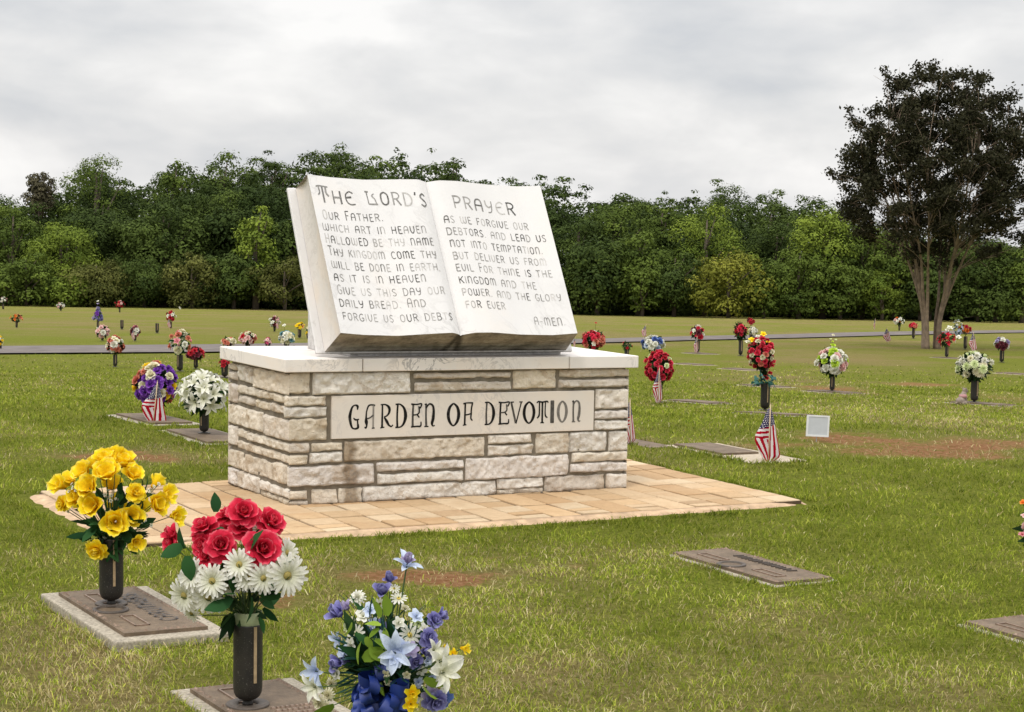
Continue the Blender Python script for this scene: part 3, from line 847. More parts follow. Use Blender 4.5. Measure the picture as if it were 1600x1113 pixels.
# prayer text: small stroke capitals in the carver's uncial hand
SG = {
    'A': (.62, [[(.06, 0), (.06, .6), (.16, .92), (.34, 1), (.5, .92), (.56, .6), (.56, 0)], [(.06, .48), (.56, .48)]]), 'B': (.55, [[(.06, 0), (.06, 1)], [(.0, 1), (.35, 1), (.48, .8), (.35, .55), (.06, .53)], [(.35, .55), (.54, .3), (.38, .02), (.0, 0)]]),
    'C': (.58, [[(.55, .85), (.35, 1), (.12, .8), (.06, .5), (.14, .15), (.35, 0), (.56, .12)]]), 'D': (.6, [[(.06, 0), (.06, 1)], [(.0, 1), (.34, .97), (.56, .7), (.56, .3), (.34, .02), (.0, 0)]]),
    'E': (.5, [[(.08, 0), (.08, 1)], [(.08, 1), (.48, 1)], [(.08, .52), (.42, .52)], [(.08, 0), (.5, .0)]]), 'F': (.5, [[(.08, 0), (.08, 1)], [(.08, 1), (.5, 1)], [(.08, .52), (.42, .52)]]),
    'G': (.6, [[(.55, .88), (.34, 1), (.1, .78), (.06, .45), (.16, .1), (.38, 0), (.56, .12), (.56, .42), (.34, .42)]]), 'H': (.6, [[(.06, 0), (.06, 1)], [(.54, 0), (.54, 1)], [(.06, .5), (.54, .5)]]),
    'I': (.14, [[(.07, 0), (.07, 1)]]), 'K': (.55, [[(.06, 0), (.06, 1)], [(.52, 1), (.08, .48)], [(.2, .6), (.54, 0)]]), 'L': (.5, [[(.07, 1), (.07, 0)], [(.07, 0), (.5, 0)]]),
    'M': (.86, [[(.06, 0), (.06, .95)], [(.06, .75), (.2, 1), (.36, .95), (.42, .7), (.42, 0)], [(.42, .75), (.56, 1), (.72, .95), (.79, .7), (.79, 0)]]), 'N': (.58, [[(.06, 0), (.06, 1)], [(.06, .75), (.22, 1), (.42, .97), (.52, .7), (.52, 0)]]),
    'O': (.6, [[(.3, 1), (.1, .85), (.05, .5), (.1, .15), (.3, 0), (.5, .15), (.55, .5), (.5, .85), (.3, 1)]]), 'P': (.55, [[(.07, 0), (.07, 1)], [(.0, 1), (.36, 1), (.52, .78), (.38, .5), (.07, .46)]]),
    'R': (.58, [[(.07, 0), (.07, 1)], [(.0, 1), (.36, 1), (.52, .78), (.38, .54), (.07, .5)], [(.28, .52), (.56, 0)]]), 'S': (.5, [[(.46, .86), (.28, 1), (.08, .84), (.12, .6), (.38, .42), (.46, .2), (.26, 0), (.04, .13)]]),
    'T': (.58, [[(.29, 0), (.29, 1)], [(.0, 1), (.58, 1)]]), 'U': (.58, [[(.06, 1), (.06, .3), (.18, .03), (.38, .03), (.52, .3), (.52, 1)]]), 'V': (.56, [[(.06, 1), (.07, .35), (.28, 0), (.5, .35), (.52, 1)]]),
    'W': (.86, [[(.06, 1), (.06, .25), (.2, .02), (.36, .1), (.43, .35), (.43, .95)], [(.43, .35), (.5, .1), (.64, .02), (.8, .25), (.8, 1)]]), 'Y': (.56, [[(.05, 1), (.08, .6), (.28, .45), (.5, .6)], [(.52, 1), (.5, .5), (.4, .08), (.16, 0)]]),
    '.': (.16, [[(.05, .0), (.10, .10)]]), ',': (.16, [[(.10, .1), (.04, -.14)]]), '-': (.45, [[(.06, .45), (.40, .45)]]), "'": (.14, [[(.1, 1.1), (.05, .85)]]), ' ': (.42, []),
    'e': (.62, [[(.58, .88), (.36, 1), (.12, .8), (.06, .5), (.14, .15), (.36, 0), (.64, .05)], [(.07, .52), (.44, .58)]]),
    't': (.8, [[(.4, 0), (.4, 1)], [(.0, .95), (.2, 1), (.8, .97)], [(.16, .96), (.18, .6), (.05, .45)], [(.64, .96), (.62, .6), (.78, .42)]]),
    'l': (.8, [[(.12, 1), (.16, .0)], [(.0, 1), (.26, 1)], [(.16, .02), (.78, .02)], [(.62, .86), (.46, .7), (.62, .45), (.70, .05)]]),
}
txt = MB()


def page_uv(px, py):
    n = .2
    for _ in range(4):
        P = on_plane(px, py, bk(0, 0, n), np.cross(EX, BS)) - bk(0, 0, n)
        s = P @ BS / (BS @ BS); u = P @ EX / (EX @ EX); n = float(page_n(u, s))
    return np.array([u, s])


def line(text, xa, ya, xb, yb_, cap, bold=1.0, big=(), cap2=None, fade=(0.06, .62)):
    p = page_uv(xa, ya); q = page_uv(xb, yb_); top = page_uv(xa, ya - cap)
    hgt = top[1] - p[1]; d = q - p
    adv = sum(SG[c][0] + .22 for c in text) - .22
    k = np.linalg.norm(d) / adv; d = d / np.linalg.norm(d); x = 0; word_f = .3
    for i, c in enumerate(text):
        if c == ' ': word_f = random.uniform(*fade)
        wd, sts = SG[c]; hh = hgt * (1.28 if (i in big) else 1.0)
        f0 = min(.8, max(0, word_f + random.uniform(-.28, .28)))
        for si, st in enumerate(sts):
            pts = [(x + p_[0] * k, p_[1] * hh) for p_ in smooth_poly(st, 4)]
            ff = min(.85, max(0, f0 + random.uniform(-.15, .15)))
            def fm(a, b, sh=si):
                u = p[0] + d[0] * a; s = p[1] + d[1] * a + b
                return bk(u, s, float(page_n(u, s)) + .0012 + .0002 * sh)
            ribbon(txt, pts, (.0042 if bold == 1 else .0047) * bold * random.uniform(.8, 1.25), fm, ff, hh)
        x += (wd + .22) * k


line('tHe', 502.5, 315.6, 559, 319, 20, 1.75, (0,), fade=(0, .2)); line("lORD'S", 577, 317.5, 670.5, 320.5, 19.5, 1.55, (), fade=(.0, .2)); line('PRAYeR', 713, 320.6, 808, 330.5, 18.5, 1.6, (), fade=(.0, .3))
for a in [('OUR FATHER.', 509, 341.5, 602, 343.3, 11, 1, (0, 4)), ('WHICH ART IN HEAVEN', 508.5, 359.4, 669, 360.8, 11), ('HALLOWED BE THY NAME', 512.5, 378.7, 680, 380, 11.2, 1, (0,)), ('THY KINGDOM COME THY', 517, 398, 684, 400, 11, 1, (0,)),
          ('WILL BE DONE IN EARTH,', 521, 418, 689, 419.5, 11), ('AS IT IS IN HEAVEN', 524.5, 438.5, 667, 436.8, 11), ('GIVE US THIS DAY OUR', 529.5, 458.6, 696, 455.8, 11, 1, (0,)), ('DAILY BREAD. AND', 532.5, 478.3, 666, 476, 11, 1, (13,)), ('FORGIVE US OUR DEBTS', 537, 499, 707, 497, 11),
          ('AS WE FORGIVE OUR', 697, 344.5, 828, 353, 11), ('DEBTORS. AND LEAD US', 701, 363, 855, 370.8, 11), ('NOT INTO TEMPTATION.', 706, 382, 849, 390, 11), ('BUT DELIVER US FROM', 710.5, 400.8, 855, 407.6, 11), ('EVIL FOR THINE IS THE', 714.5, 419.6, 863.5, 425.8, 11, 1, (5,)),
          ('KINGDOM AND THE', 719, 438.8, 838.5, 445.6, 11), ('POWER. AND THE GLORY', 723.5, 457.6, 877, 462.6, 11), ('FOR EVER', 728.5, 477.2, 790, 478.2, 11), ('A-MEN.', 835, 500.8, 882.5, 501.3, 12)]:
    line(*a)
txt.build('lettering', [INK], pages, BORG)


# ------------------------------------------------------------------ flower meshes (axis +Z, radius about 1)
def petal(L, Wd, a0, a1, cup, r0, z0, az, nl=4, nw=4, prof='round', ruf=0.0, tw=0.0):
    al = [math.radians(a0 + (a1 - a0) * (i / nl)) for i in range(nl + 1)]
    r, z_ = r0, z0; V = []; T = []
    for i in range(nl + 1):
        t = i / nl
        if i: r += math.sin(al[i]) * L / nl; z_ += math.cos(al[i]) * L / nl
        if prof == 'round': wv = (math.sin(PI * (t * .80 + .12))) ** .55
        elif prof == 'point': wv = math.sin(PI * min(1, t * .93 + .07)) ** .8
        elif prof == 'daisy': wv = (.55 + .45 * min(1, t * 2)) * (1 if t < .95 else .55)
        else: wv = .35 + .65 * t
        if t == 0: wv = max(wv, .25)
        for k in range(nw + 1):
            s = 2 * k / nw - 1
            off = cup * Wd * wv * s * s * .5 + ruf * math.sin(s * 5 + t * 4 + az * 3) * t
            nr, nz = -math.cos(al[i]), math.sin(al[i])
            x, y, zz_ = r + nr * off, s * Wd * wv / 2 + tw * t, z_ + nz * off
            V.append((x * math.cos(az) - y * math.sin(az), x * math.sin(az) + y * math.cos(az), zz_)); T.append(t)
    return np.array(V), grid_faces(nw, nl), np.array(T)


def flower_mesh(name, rings, centre=None, seed=0):
    rd = random.Random(seed); mb = MB()
    for rg in rings:
        n, L, Wd, a0, a1 = rg[:5]; o = dict(cup=.35, r0=.03, z0=0, ph=0, nl=4, nw=4, prof='round', ruf=.02, j=.12); o.update(rg[5] if len(rg) > 5 else {})
        for k in range(n):
            f = 1 + rd.uniform(-o['j'], o['j'])
            V, Fs, T = petal(L * f, Wd * f, a0 + rd.uniform(-6, 6), a1 + rd.uniform(-14, 14) * (o['j'] > .03), o['cup'], o['r0'], o['z0'], 2 * PI * (k + o['ph'] + rd.uniform(-.1, .1) * (o['j'] > .03)) / n, o['nl'], o['nw'], o['prof'], o['ruf'], rd.uniform(-.05, .05))
            mb.add(V, Fs, 0, pt=T)
    mats = [PC['white']]
    if centre:
        r, h, m = centre; V = []; 
        for i in range(4):
            a = i / 3 * PI / 2
            for k in range(10): V.append((r * math.cos(a) * math.cos(k * PI / 5), r * math.cos(a) * math.sin(k * PI / 5), h + r * .55 * math.sin(a)))
        mb.add(V, [[i * 10 + k, i * 10 + (k + 1) % 10, (i + 1) * 10 + (k + 1) % 10, (i + 1) * 10 + k] for i in range(3) for k in range(10)], 1, pt=.5); mats.append(m)
    return mb.mesh(name, mats, True)


FM = {
    'rose': [flower_mesh('rose', [(3, .55, .5, 4, -6, dict(cup=.9, r0=.05, z0=.12)), (4, .62, .7, 10, 8, dict(cup=.75, r0=.10, z0=.06, ph=.4)), (5, .78, .85, 18, 42, dict(cup=.55, r0=.12, ph=.2, ruf=.04)), (5, .95, 1.0, 34, 84, dict(cup=.35, r0=.10, z0=-.05, ruf=.06)), (6, 1.0, 1.0, 60, 112, dict(cup=.25, r0=.08, z0=-.1, ph=.5, ruf=.07))], None, s) for s in (1, 2, 3)],
    'daisy': [flower_mesh('daisy', [(19, .80, .20, 74, 96, dict(cup=.25, r0=.2, prof='daisy', ruf=0, nl=4, nw=2, j=.08)), (17, .66, .17, 56, 84, dict(cup=.25, r0=.17, z0=.05, prof='daisy', ruf=0, nl=4, nw=2, ph=.5, j=.1))], (.2, .06, CENTER_G), s) for s in (4, 5)],
    'smalldaisy': [flower_mesh('small_daisy', [(12, .8, .28, 72, 92, dict(cup=.2, r0=.2, prof='daisy', ruf=0, nl=3, nw=2, j=.1))], (.24, .05, CENTER_Y), s) for s in (6, 7)],
    'cup': [flower_mesh('cup_flower', [(5, 1.05, 1.0, 30, 62, dict(cup=.55, r0=.08, ruf=.07, nl=5)), (4, .9, .85, 16, 38, dict(cup=.7, r0=.06, ph=.5, ruf=.06, nl=5))], None, s) for s in (8, 9, 10)],
    'bell': [flower_mesh('bell_flower', [(6, 1.35, .75, 12, 52, dict(cup=.7, r0=.08, prof='tip', ruf=.05, nl=5)), (3, 1.1, .6, 8, 30, dict(cup=.7, r0=.05, ruf=.05))], None, s) for s in (11, 12)],
    'bud': [flower_mesh('bud', [(3, 1.2, .75, 14, -16, dict(cup=.9, r0=.1)), (5, 1.15, .8, 30, -6, dict(cup=.7, r0=.08, ruf=.03)), (3, 1.05, .7, 34, 60, dict(cup=.5, r0=.08, ph=.3, ruf=.05))], None, s) for s in (13, 14)],
    'lily': [flower_mesh('lily', [(3, 1.35, .52, 28, 92, dict(cup=.45, r0=.06, prof='point', ruf=.03, nl=6)), (3, 1.25, .46, 20, 82, dict(cup=.45, r0=.05, ph=.5, prof='point', ruf=.03, nl=6))], None, s) for s in (15, 16)],
    'mum': [flower_mesh('mum', [(9, .45, .22, 8, 18, dict(r0=.05, z0=.25, nl=2, nw=2)), (12, .66, .25, 26, 50, dict(r0=.06, z0=.15, nl=3, nw=2, ph=.3)), (14, .85, .27, 50, 84, dict(r0=.08, z0=.05, nl=3, nw=2)), (14, .95, .28, 76, 118, dict(r0=.08, nl=3, nw=2, ph=.5))], None, s) for s in (17, 18)],
    'small': [flower_mesh('blossom', [(5, .95, .85, 52, 88, dict(cup=.3, r0=.05, nl=2, nw=2)), (3, .6, .6, 20, 40, dict(cup=.5, r0=.05, z0=.05, nl=2, nw=2))], None, s) for s in (19, 20, 21)],
}


def axis_quat(d, spin):
    return Vector(d).to_track_quat('Z', 'Y') @ Quaternion((0, 0, 1), spin)


def put_flower(parent, kind, color, P, direction, r, name=None, squash=1.0):
    me = random.choice(FM[kind]); o = bpy.data.objects.new(name or me.name.split('.')[0], me); C.objects.link(o); o.parent = parent
    o.location = tuple(map(float, P)); o.rotation_mode = 'QUATERNION'; o.rotation_quaternion = axis_quat(direction, random.uniform(0, 6.28)); o.scale = (r, r, r * squash)
    o.material_slots[0].link = 'OBJECT'; o.material_slots[0].material = PC[color]
    return o


def leaf_quads(mb, P, d, L, Wd, lv, curl=.3, seg=3):
    """a bent leaf blade from P along d"""
    d = np.asarray(d, float); d = d / (np.linalg.norm(d) + 1e-9); s = np.cross(d, RNG.normal(size=3)); s /= np.linalg.norm(s) + 1e-9; n = np.cross(s, d)
    V = []
    for i in range(seg + 1):
        t = i / seg; wv = Wd * .5 * max(.08, math.sin(PI * (t * .86 + .12)) ** .9); c = P + d * L * t - n * curl * L * t * t
        V += [c - s * wv + n * wv * .25, c, c + s * wv + n * wv * .25]
    mb.add(V, grid_faces(2, seg), 0, lv=lv)


VASE_PROF = [(.0, .0), (.016, .0), (.017, .006), (.0135, .012), (.014, .016), (.027, .020), (.0365, .028), (.0418, .039), (.0438, .055), (.044, .07), (.044, .16), (.044, .244), (.0438, .248), (.0405, .248), (.040, .20), (.0, .195)]
_vm = {}


def vase(P, label, s=1.0, rz=0.0, group='dark bronze vases standing on the grave markers', liner=False, h=1.0):
    if 'cup' not in _vm:
        V, Fs = lathe(VASE_PROF, 22); _vm['cup'] = mesh_from('cup', V, Fs, VASEM, None, True)
        mb = MB(); a = .0045
        for (r0, r1, y0) in ((-.0435, -.0465, .0),):
            zs_ = np.linspace(.075, .246, 8)
            for k in range(7):
                mb.box([(-a, r1, zs_[k]), (a, r1, zs_[k]), (a, r0 + .004, zs_[k]), (-a, r0 + .004, zs_[k]), (-a, r1, zs_[k + 1] - .0003), (a, r1, zs_[k + 1] - .0003), (a, r0 + .004, zs_[k + 1] - .0003), (-a, r0 + .004, zs_[k + 1] - .0003)])
        _vm['seam'] = mb.mesh('seam', [FLANGE])
        V, Fs = lathe([(.030, .0), (.058, .0), (.060, .004), (.056, .007), (.034, .006), (.030, .0)], 24); _vm['ring'] = mesh_from('ring', V, Fs, BRONZE_DK, None, True)
        V, Fs = lathe([(.039, .19), (.0395, .25), (.043, .285), (.041, .286), (.037, .25), (.0, .24)], 20); _vm['liner'] = mesh_from('liner', V, Fs, VINSERT, None, True)
    r = root('grave_vase', P, label, 'vase', group, rz); r.scale = (s, s, s * h)
    link('cup', _vm['cup'], r); link('seam', _vm['seam'], r); link('ring', _vm['ring'], r)
    if liner: link('liner', _vm['liner'], r)
    return r


UPZ = np.array([0, 0, 1.])
TOCAM = lambda P: (CAM - P) / np.linalg.norm(CAM - P)


def stems_mesh(parent, base, pts, rad=.0018):
    mb = MB()
    for p in pts:
        p = np.asarray(p) ; m = base + (p - base) * .5 + UPZ * .04 * np.linalg.norm(p - base)
        V, Fs = tube([base + RNG.normal(size=3) * .008, m, p], [rad * 1.2, rad, rad * .8], 4, False); mb.add(V, Fs)
    return mb.build('stems', [STEMG], parent, base)


# ------------------------------------------------------------------ grave markers
def axq(P, a, b, dz=0.0):
    """offset from P along the graves' rows, staying on the ground"""
    x, y = P[0] + E2X[0] * a + E2Y[0] * b, P[1] + E2X[1] * a + E2Y[1] * b
    return np.array([x, y, ground(x, y) + dz])


MARKS = []
GMARK = 'flat bronze and granite grave markers in the lawn'


def marker(P, label, ga=.42, gb=.87, ba=.305, bb_=.75, raise_=.016, mat=None, text=None, vase_ring=True, boff=(0, 0), bronze=True, panels=True, rows=False, ringpos=(-.04, 0), bars=False):
    r = root('grave_marker', P, label, 'grave marker', GMARK)
    MARKS.append((P[0], P[1], ga / 2, gb / 2))
    q = [(-ga / 2, -gb / 2), (ga / 2, -gb / 2), (ga / 2, gb / 2), (-ga / 2, gb / 2)]
    jit = [(a + random.uniform(-.006, .006), b + random.uniform(-.006, .006)) for a, b in q]
    def pt(a, b, dz): 
        c = axq(P, a, b); return c + UPZ * dz
    mb = MB(); n = 10; V = []
    mb.box([pt(a, b, -.08) for a, b in jit] + [pt(a, b, raise_) for a, b in jit]); g = mb.build('granite_base', [mat or GRANITE], r, P)
    bv = g.modifiers.new('bevel', 'BEVEL'); bv.width = .006; bv.segments = 2
    if not bronze: return r
    o = boff; mb = MB(); q = [(o[0] + sa * ba / 2, o[1] + sb * bb_ / 2) for sa, sb in ((-1, -1), (1, -1), (1, 1), (-1, 1))]
    mb.box([pt(a, b, raise_ - .004) for a, b in q] + [pt(a, b, raise_ + .013) for a, b in q]); pl = mb.build('bronze_plaque', [BRONZE], r, P)
    zt_ = raise_ + .0135
    if not panels: return r
    rl = MB()
    # leaf scroll border: little raised knots along the four edges
    for sa, sb, da, db, L in ((-1, -1, 1, 0, ba), (-1, 1, 1, 0, ba), (-1, -1, 0, 1, bb_), (1, -1, 0, 1, bb_)):
        m = int(L / .022)
        for k in range(m):
            if random.random() < .18: continue
            ca = o[0] + sa * (ba / 2 - .014) + da * (k + .5) * L / m; cb = o[1] + sb * (bb_ / 2 - .014) + db * (k + .5) * L / m
            if da: ca = o[0] - ba / 2 + (k + .5) * L / m
            if db: cb = o[1] - bb_ / 2 + (k + .5) * L / m
            an = random.uniform(0, 3.14); h = random.uniform(.004, .008); w1, w2 = random.uniform(.008, .014), random.uniform(.003, .006)
            cs, sn = math.cos(an), math.sin(an)
            rl.add([pt(ca + x * cs - y * sn, cb + x * sn + y * cs, zt_ - .001) for x, y in ((-w1, 0), (0, -w2), (w1, 0), (0, w2))] + [pt(ca, cb, zt_ + h)], [[0, 1, 4], [1, 2, 4], [2, 3, 4], [3, 0, 4]])
    rl.build('scroll_border', [BRONZE_HI], pl, P)
    # date panels beside the vase
    for cb in (-.2, .2):
        dp = MB()
        ca, cb = o[0] - .055, o[1] + cb * bb_ / .75; wa, wb = .028, .085
        for (x0, x1, y0, y1) in ((-wa, wa, -wb, -wb + .006), (-wa, wa, wb - .006, wb), (-wa, -wa + .006, -wb, wb), (wa - .006, wa, -wb, wb)):
            dp.box([pt(ca + x, cb + y, zt_ - .002) for x, y in ((x0, y0), (x1, y0), (x1, y1), (x0, y1))] + [pt(ca + x, cb + y, zt_ + .004) for x, y in ((x0, y0), (x1, y0), (x1, y1), (x0, y1))])
        dp.build('date_panel', [BRONZE_HI], pl, P)
    if text:
        lt = MB(); adv = sum(SG[c][0] + .25 for c in text) - .25; k = .40 * bb_ / .75 * 1.2 / adv; y = -.24 * bb_ / .75
        for c in text:
            wd, sts = SG[c]
            for si, st in enumerate(sts):
                for top, zz_ in ((0, .0), (1, .006)):
                    ribbon(lt, [(y + p[0] * k, o[0] + ba / 2 - .055 - p[1] * .062) for p in smooth_poly(st, 3)], .011 - .003 * top, lambda a, b, z2=zz_ + .0003 * si: pt(b, o[1] + a, zt_ + z2), 0, 1)
            y += (wd + .25) * k
        lt.build('lettering', [BRONZE_DK], pl, P)
    if bars:
        lt = MB(); y = -.20
        while y < .20:
            w_ = random.uniform(.006, .010); sl_ = random.uniform(-.012, .012)
            lt.box([pt(o[0] + ba / 2 - .105 + dx, o[1] + y + dy_ + sl_ * (dx > .03), zt_ - .001) for dx, dy_ in ((0, 0), (.05, 0), (.05, w_), (0, w_))] + [pt(o[0] + ba / 2 - .105 + dx, o[1] + y + dy_ + sl_ * (dx > .03), zt_ + .006) for dx, dy_ in ((0.002, .001), (.048, .001), (.048, w_ - .001), (.002, w_ - .001))])
            y += w_ + random.uniform(.008, .022)
        lt.build('worn_relief', [BRONZE_DK], pl, P)
    if rows:
        lt = MB()
        for rr in range(6):
            b = -.03 - rr * .035; a = -.02
            while a < .125:
                w_ = random.uniform(.006, .016)
                lt.box([pt(o[0] + x, o[1] + b + y, zt_ - .001) for x, y in ((a, 0), (a + w_, 0), (a + w_, .016), (a, .016))] + [pt(o[0] + x, o[1] + b + y, zt_ + .005) for x, y in ((a + .002, .003), (a + w_ - .002, .003), (a + w_ - .002, .013), (a + .002, .013))])
                a += w_ + .005
        lt.build('raised_verse', [BRONZE_HI], pl, P)
    if vase_ring:
        V, Fs = lathe([(.034, -.006), (.064, -.006), (.066, .004), (.062, .006), (.050, .006), (.048, -.002), (.034, -.002)], 28); V = V + pt(o[0] + ringpos[0], o[1] + ringpos[1], zt_) 
        m = MB(); m.add(V, Fs); m.build('vase_ring', [BRONZE_DK], pl, P, True)
    return r


def ctr(pts, dz):
    return sum(hit(*p, dz) for p in pts) / len(pts)


def gnd(p):
    return np.array([p[0], p[1], ground(p[0], p[1])])


PY = gnd(ctr([(74.5, 922), (168.5, 998.5), (350.6, 983), (237, 912)], .045))
marker(PY, 'raised granite and bronze grave marker under the yellow bouquet, lettered CARUTHERS', raise_=.034, text='CARUTHERS', boff=(-.005, 0), ringpos=(-.075, .0))
PRv = hit(387, 1101, .03)
marker(gnd(PRv + np.append(E2X * .075 - E2Y * .05, 0)), 'bronze grave marker with raised verse under the red rose and daisy bouquet', bb_=.60, gb=.70, boff=(-.01, 0), rows=True, ringpos=(-.065, .05))
PN = gnd(ctr([(1033, 864.5), (1212, 914.5), (1318, 903), (1137, 859)], .012))
marker(PN, 'bronze grave marker without a vase, lying alone in the near lawn right of the paving', ga=.36, gb=.79, bars=True, raise_=.006, ringpos=(-.09, .02))
PE = gnd(hit(1491, 978)[:2].tolist() + [0]) + np.append(E2X * .19 - E2Y * .395, 0); PE = gnd(PE)
marker(PE, 'bronze grave marker cut off by the right edge of the photo', ga=.36, gb=.79, raise_=.006, ringpos=(-.05, .0))
MK = [((1148, 708), 'tan concrete grave slab with bronze plate behind the front flag', dict(ga=.46, gb=.98, mat=CONCRETE, boff=(-.03, .17), ba=.3, bb_=.55, panels=False)),
      ((990, 690.5), 'flat marker just right of the plinth beside the half hidden flag', dict(panels=False, ga=.22, gb=.7, bronze=False, mat=BRONZE)),
      ((1090, 629), 'flat marker under the red carnation dome with a flag', dict(panels=False)),
      ((1210, 648), 'flat marker under the tall red bouquet with teal gauze', dict(panels=False)),
      ((1303, 613.5), 'flat marker under the white and lime dome bouquet', dict(panels=False)),
      ((1535, 632), 'flat marker under the round white bouquet beside the little animal statue', dict(panels=False)),
      ((1085, 570), 'thin pale marker edge in the lawn between the two right hand red bouquets', dict(panels=False, mat=CONCRETE)),
      ((240, 656), 'flat marker under the purple bouquet with the flag', dict(panels=False)),
      ((325, 683), 'flat marker under the white lily bouquet left of the plinth', dict(panels=False)),
      ((352, 590), 'marker partly hidden behind the left end of the plinth', dict(panels=False)),
      ((1160, 578), 'pale marker edge left of the tall red bouquet, far row', dict(panels=False, mat=CONCRETE)),
      ((1195, 604), 'pale marker edge behind the teal gauze', dict(panels=False, mat=CONCRETE)),
      ((1592, 585), 'pale marker edge at the right edge of the photo', dict(panels=False, mat=CONCRETE)),
      ((1485, 560), 'flat marker under the red poinsettia bouquet beside the tree', dict(panels=False)),
      ((1095, 553), 'flat marker under the red, white and green bouquet with a draped flag', dict(panels=False))]
for (px, py), lab, kw in MK:
    P = gnd(hit(px, py)); marker(P, lab, vase_ring=False, raise_=.004, **kw)


# ------------------------------------------------------------------ bouquets
BG = 'flower bouquets in the grave vases'


FS = {'cup': 1.55, 'rose': 1.02, 'daisy': 1.28, 'bell': 1.4, 'bud': 1.55, 'lily': 1.5, 'smalldaisy': 1.1, 'mum': 1.2, 'small': 1.2}


def free_bouquet(base, label, items, leaves, scale_px, core, fillers=(), lkind='fl', nleaf=40, leafL=.06, name='flower_bouquet'):
    """items: (px, py, radius px, kind, colour, depth offset); base: stem point in the vase mouth"""
    r = root(name, base, label, 'flower bouquet', BG)
    D = base[1]; pts = []
    cr = at_depth(core[0], core[1], D)
    for px, py, rp, kind, col, dy in items:
        P = at_depth(px, py, D + dy); rad = rp / F_PX * P[1] * FS.get(kind, 1.2)
        d = (P - cr); d = d / (np.linalg.norm(d) + 1e-6) + TOCAM(P) * .75 * (1 if dy < .05 else -.4) + RNG.normal(size=3) * .12
        put_flower(r, kind, col, P - base - np.asarray(d) / np.linalg.norm(d) * rad * .3, d, rad)
        pts.append(P)
    stems_mesh(r, base, pts)
    for lk, n, L, Wd, spread in leaves:
        mb = MB()
        for _ in range(n):
            k_ = random.uniform(.05, 1.1); p = base + (cr - base) * k_ + RNG.normal(size=3).clip(-1.5, 1.5) * spread * np.array([1, 1, .8]) * min(1, .25 + k_); p[2] = max(p[2], base[2] + .005)
            d = (p - base) * 1.1 + (p - cr) * 1.0 + RNG.normal(size=3) * .05
            leaf_quads(mb, p, d, L * random.uniform(.6, 1.2), Wd * random.uniform(.7, 1.2), random.random(), random.uniform(-.1, .5))
        mb.build('foliage', [LEAF[lk]], r, base, True)
    return r


# yellow bouquet, front left
c3 = lambda x, y: (50 + x / 2.631, 690 + y / 2.631)
VY = hit(174, 939, .06); VYb = np.array([VY[0], VY[1], ground(VY[0], VY[1]) + .048])
vase(VYb, 'dark bronze vase holding the yellow bouquet', rz=.45)
it = []
for x, y, r_, k, dy in [(298, 78, 38, 'cup', .02), (212, 128, 42, 'cup', .01), (305, 135, 52, 'cup', -.04), (375, 88, 42, 'cup', .03), (412, 140, 36, 'cup', .0), (128, 185, 36, 'bell', .02), (182, 232, 34, 'cup', -.03), (236, 190, 46, 'cup', -.05), (120, 256, 36, 'rose', -.02),
                        (252, 264, 46, 'cup', -.07), (428, 208, 42, 'rose', -.05), (508, 258, 42, 'cup', -.02), (540, 222, 36, 'bell', .02), (578, 306, 34, 'bell', .0), (343, 330, 50, 'cup', -.10), (405, 308, 44, 'cup', -.08), (262, 452, 47, 'rose', -.10), (424, 406, 32, 'bell', -.08),
                        (345, 60, 36, 'cup', .05), (270, 105, 36, 'cup', .06), (330, 180, 40, 'cup', .09), (220, 240, 40, 'cup', .11), (430, 260, 42, 'cup', .12), (160, 160, 34, 'cup', .1), (500, 180, 32, 'bell', .1), (350, 250, 40, 'rose', .14)]:
    it.append((*c3(x, y), r_ / 2.631, k, 'yellow', dy))
for x, y in [(165, 175), (150, 205), (182, 200), (500, 190), (520, 175), (300, 215), (312, 228), (330, 222), (325, 240), (470, 322), (448, 330), (145, 285), (290, 380), (300, 392), (470, 300), (490, 345), (168, 190), (318, 205), (345, 235), (480, 205)]:
    it.append((*c3(x + random.uniform(-5, 5), y + random.uniform(-5, 5)), 3.0, 'small', 'white', random.uniform(-.05, .02)))
free_bouquet(VYb + UPZ * .23, 'bright yellow silk bouquet of roses and cups in a dark vase at the front left', it, [('fl', 70, .075, .034, .055), ('fl_dk', 55, .06, .028, .06)], 397, c3(335, 300))

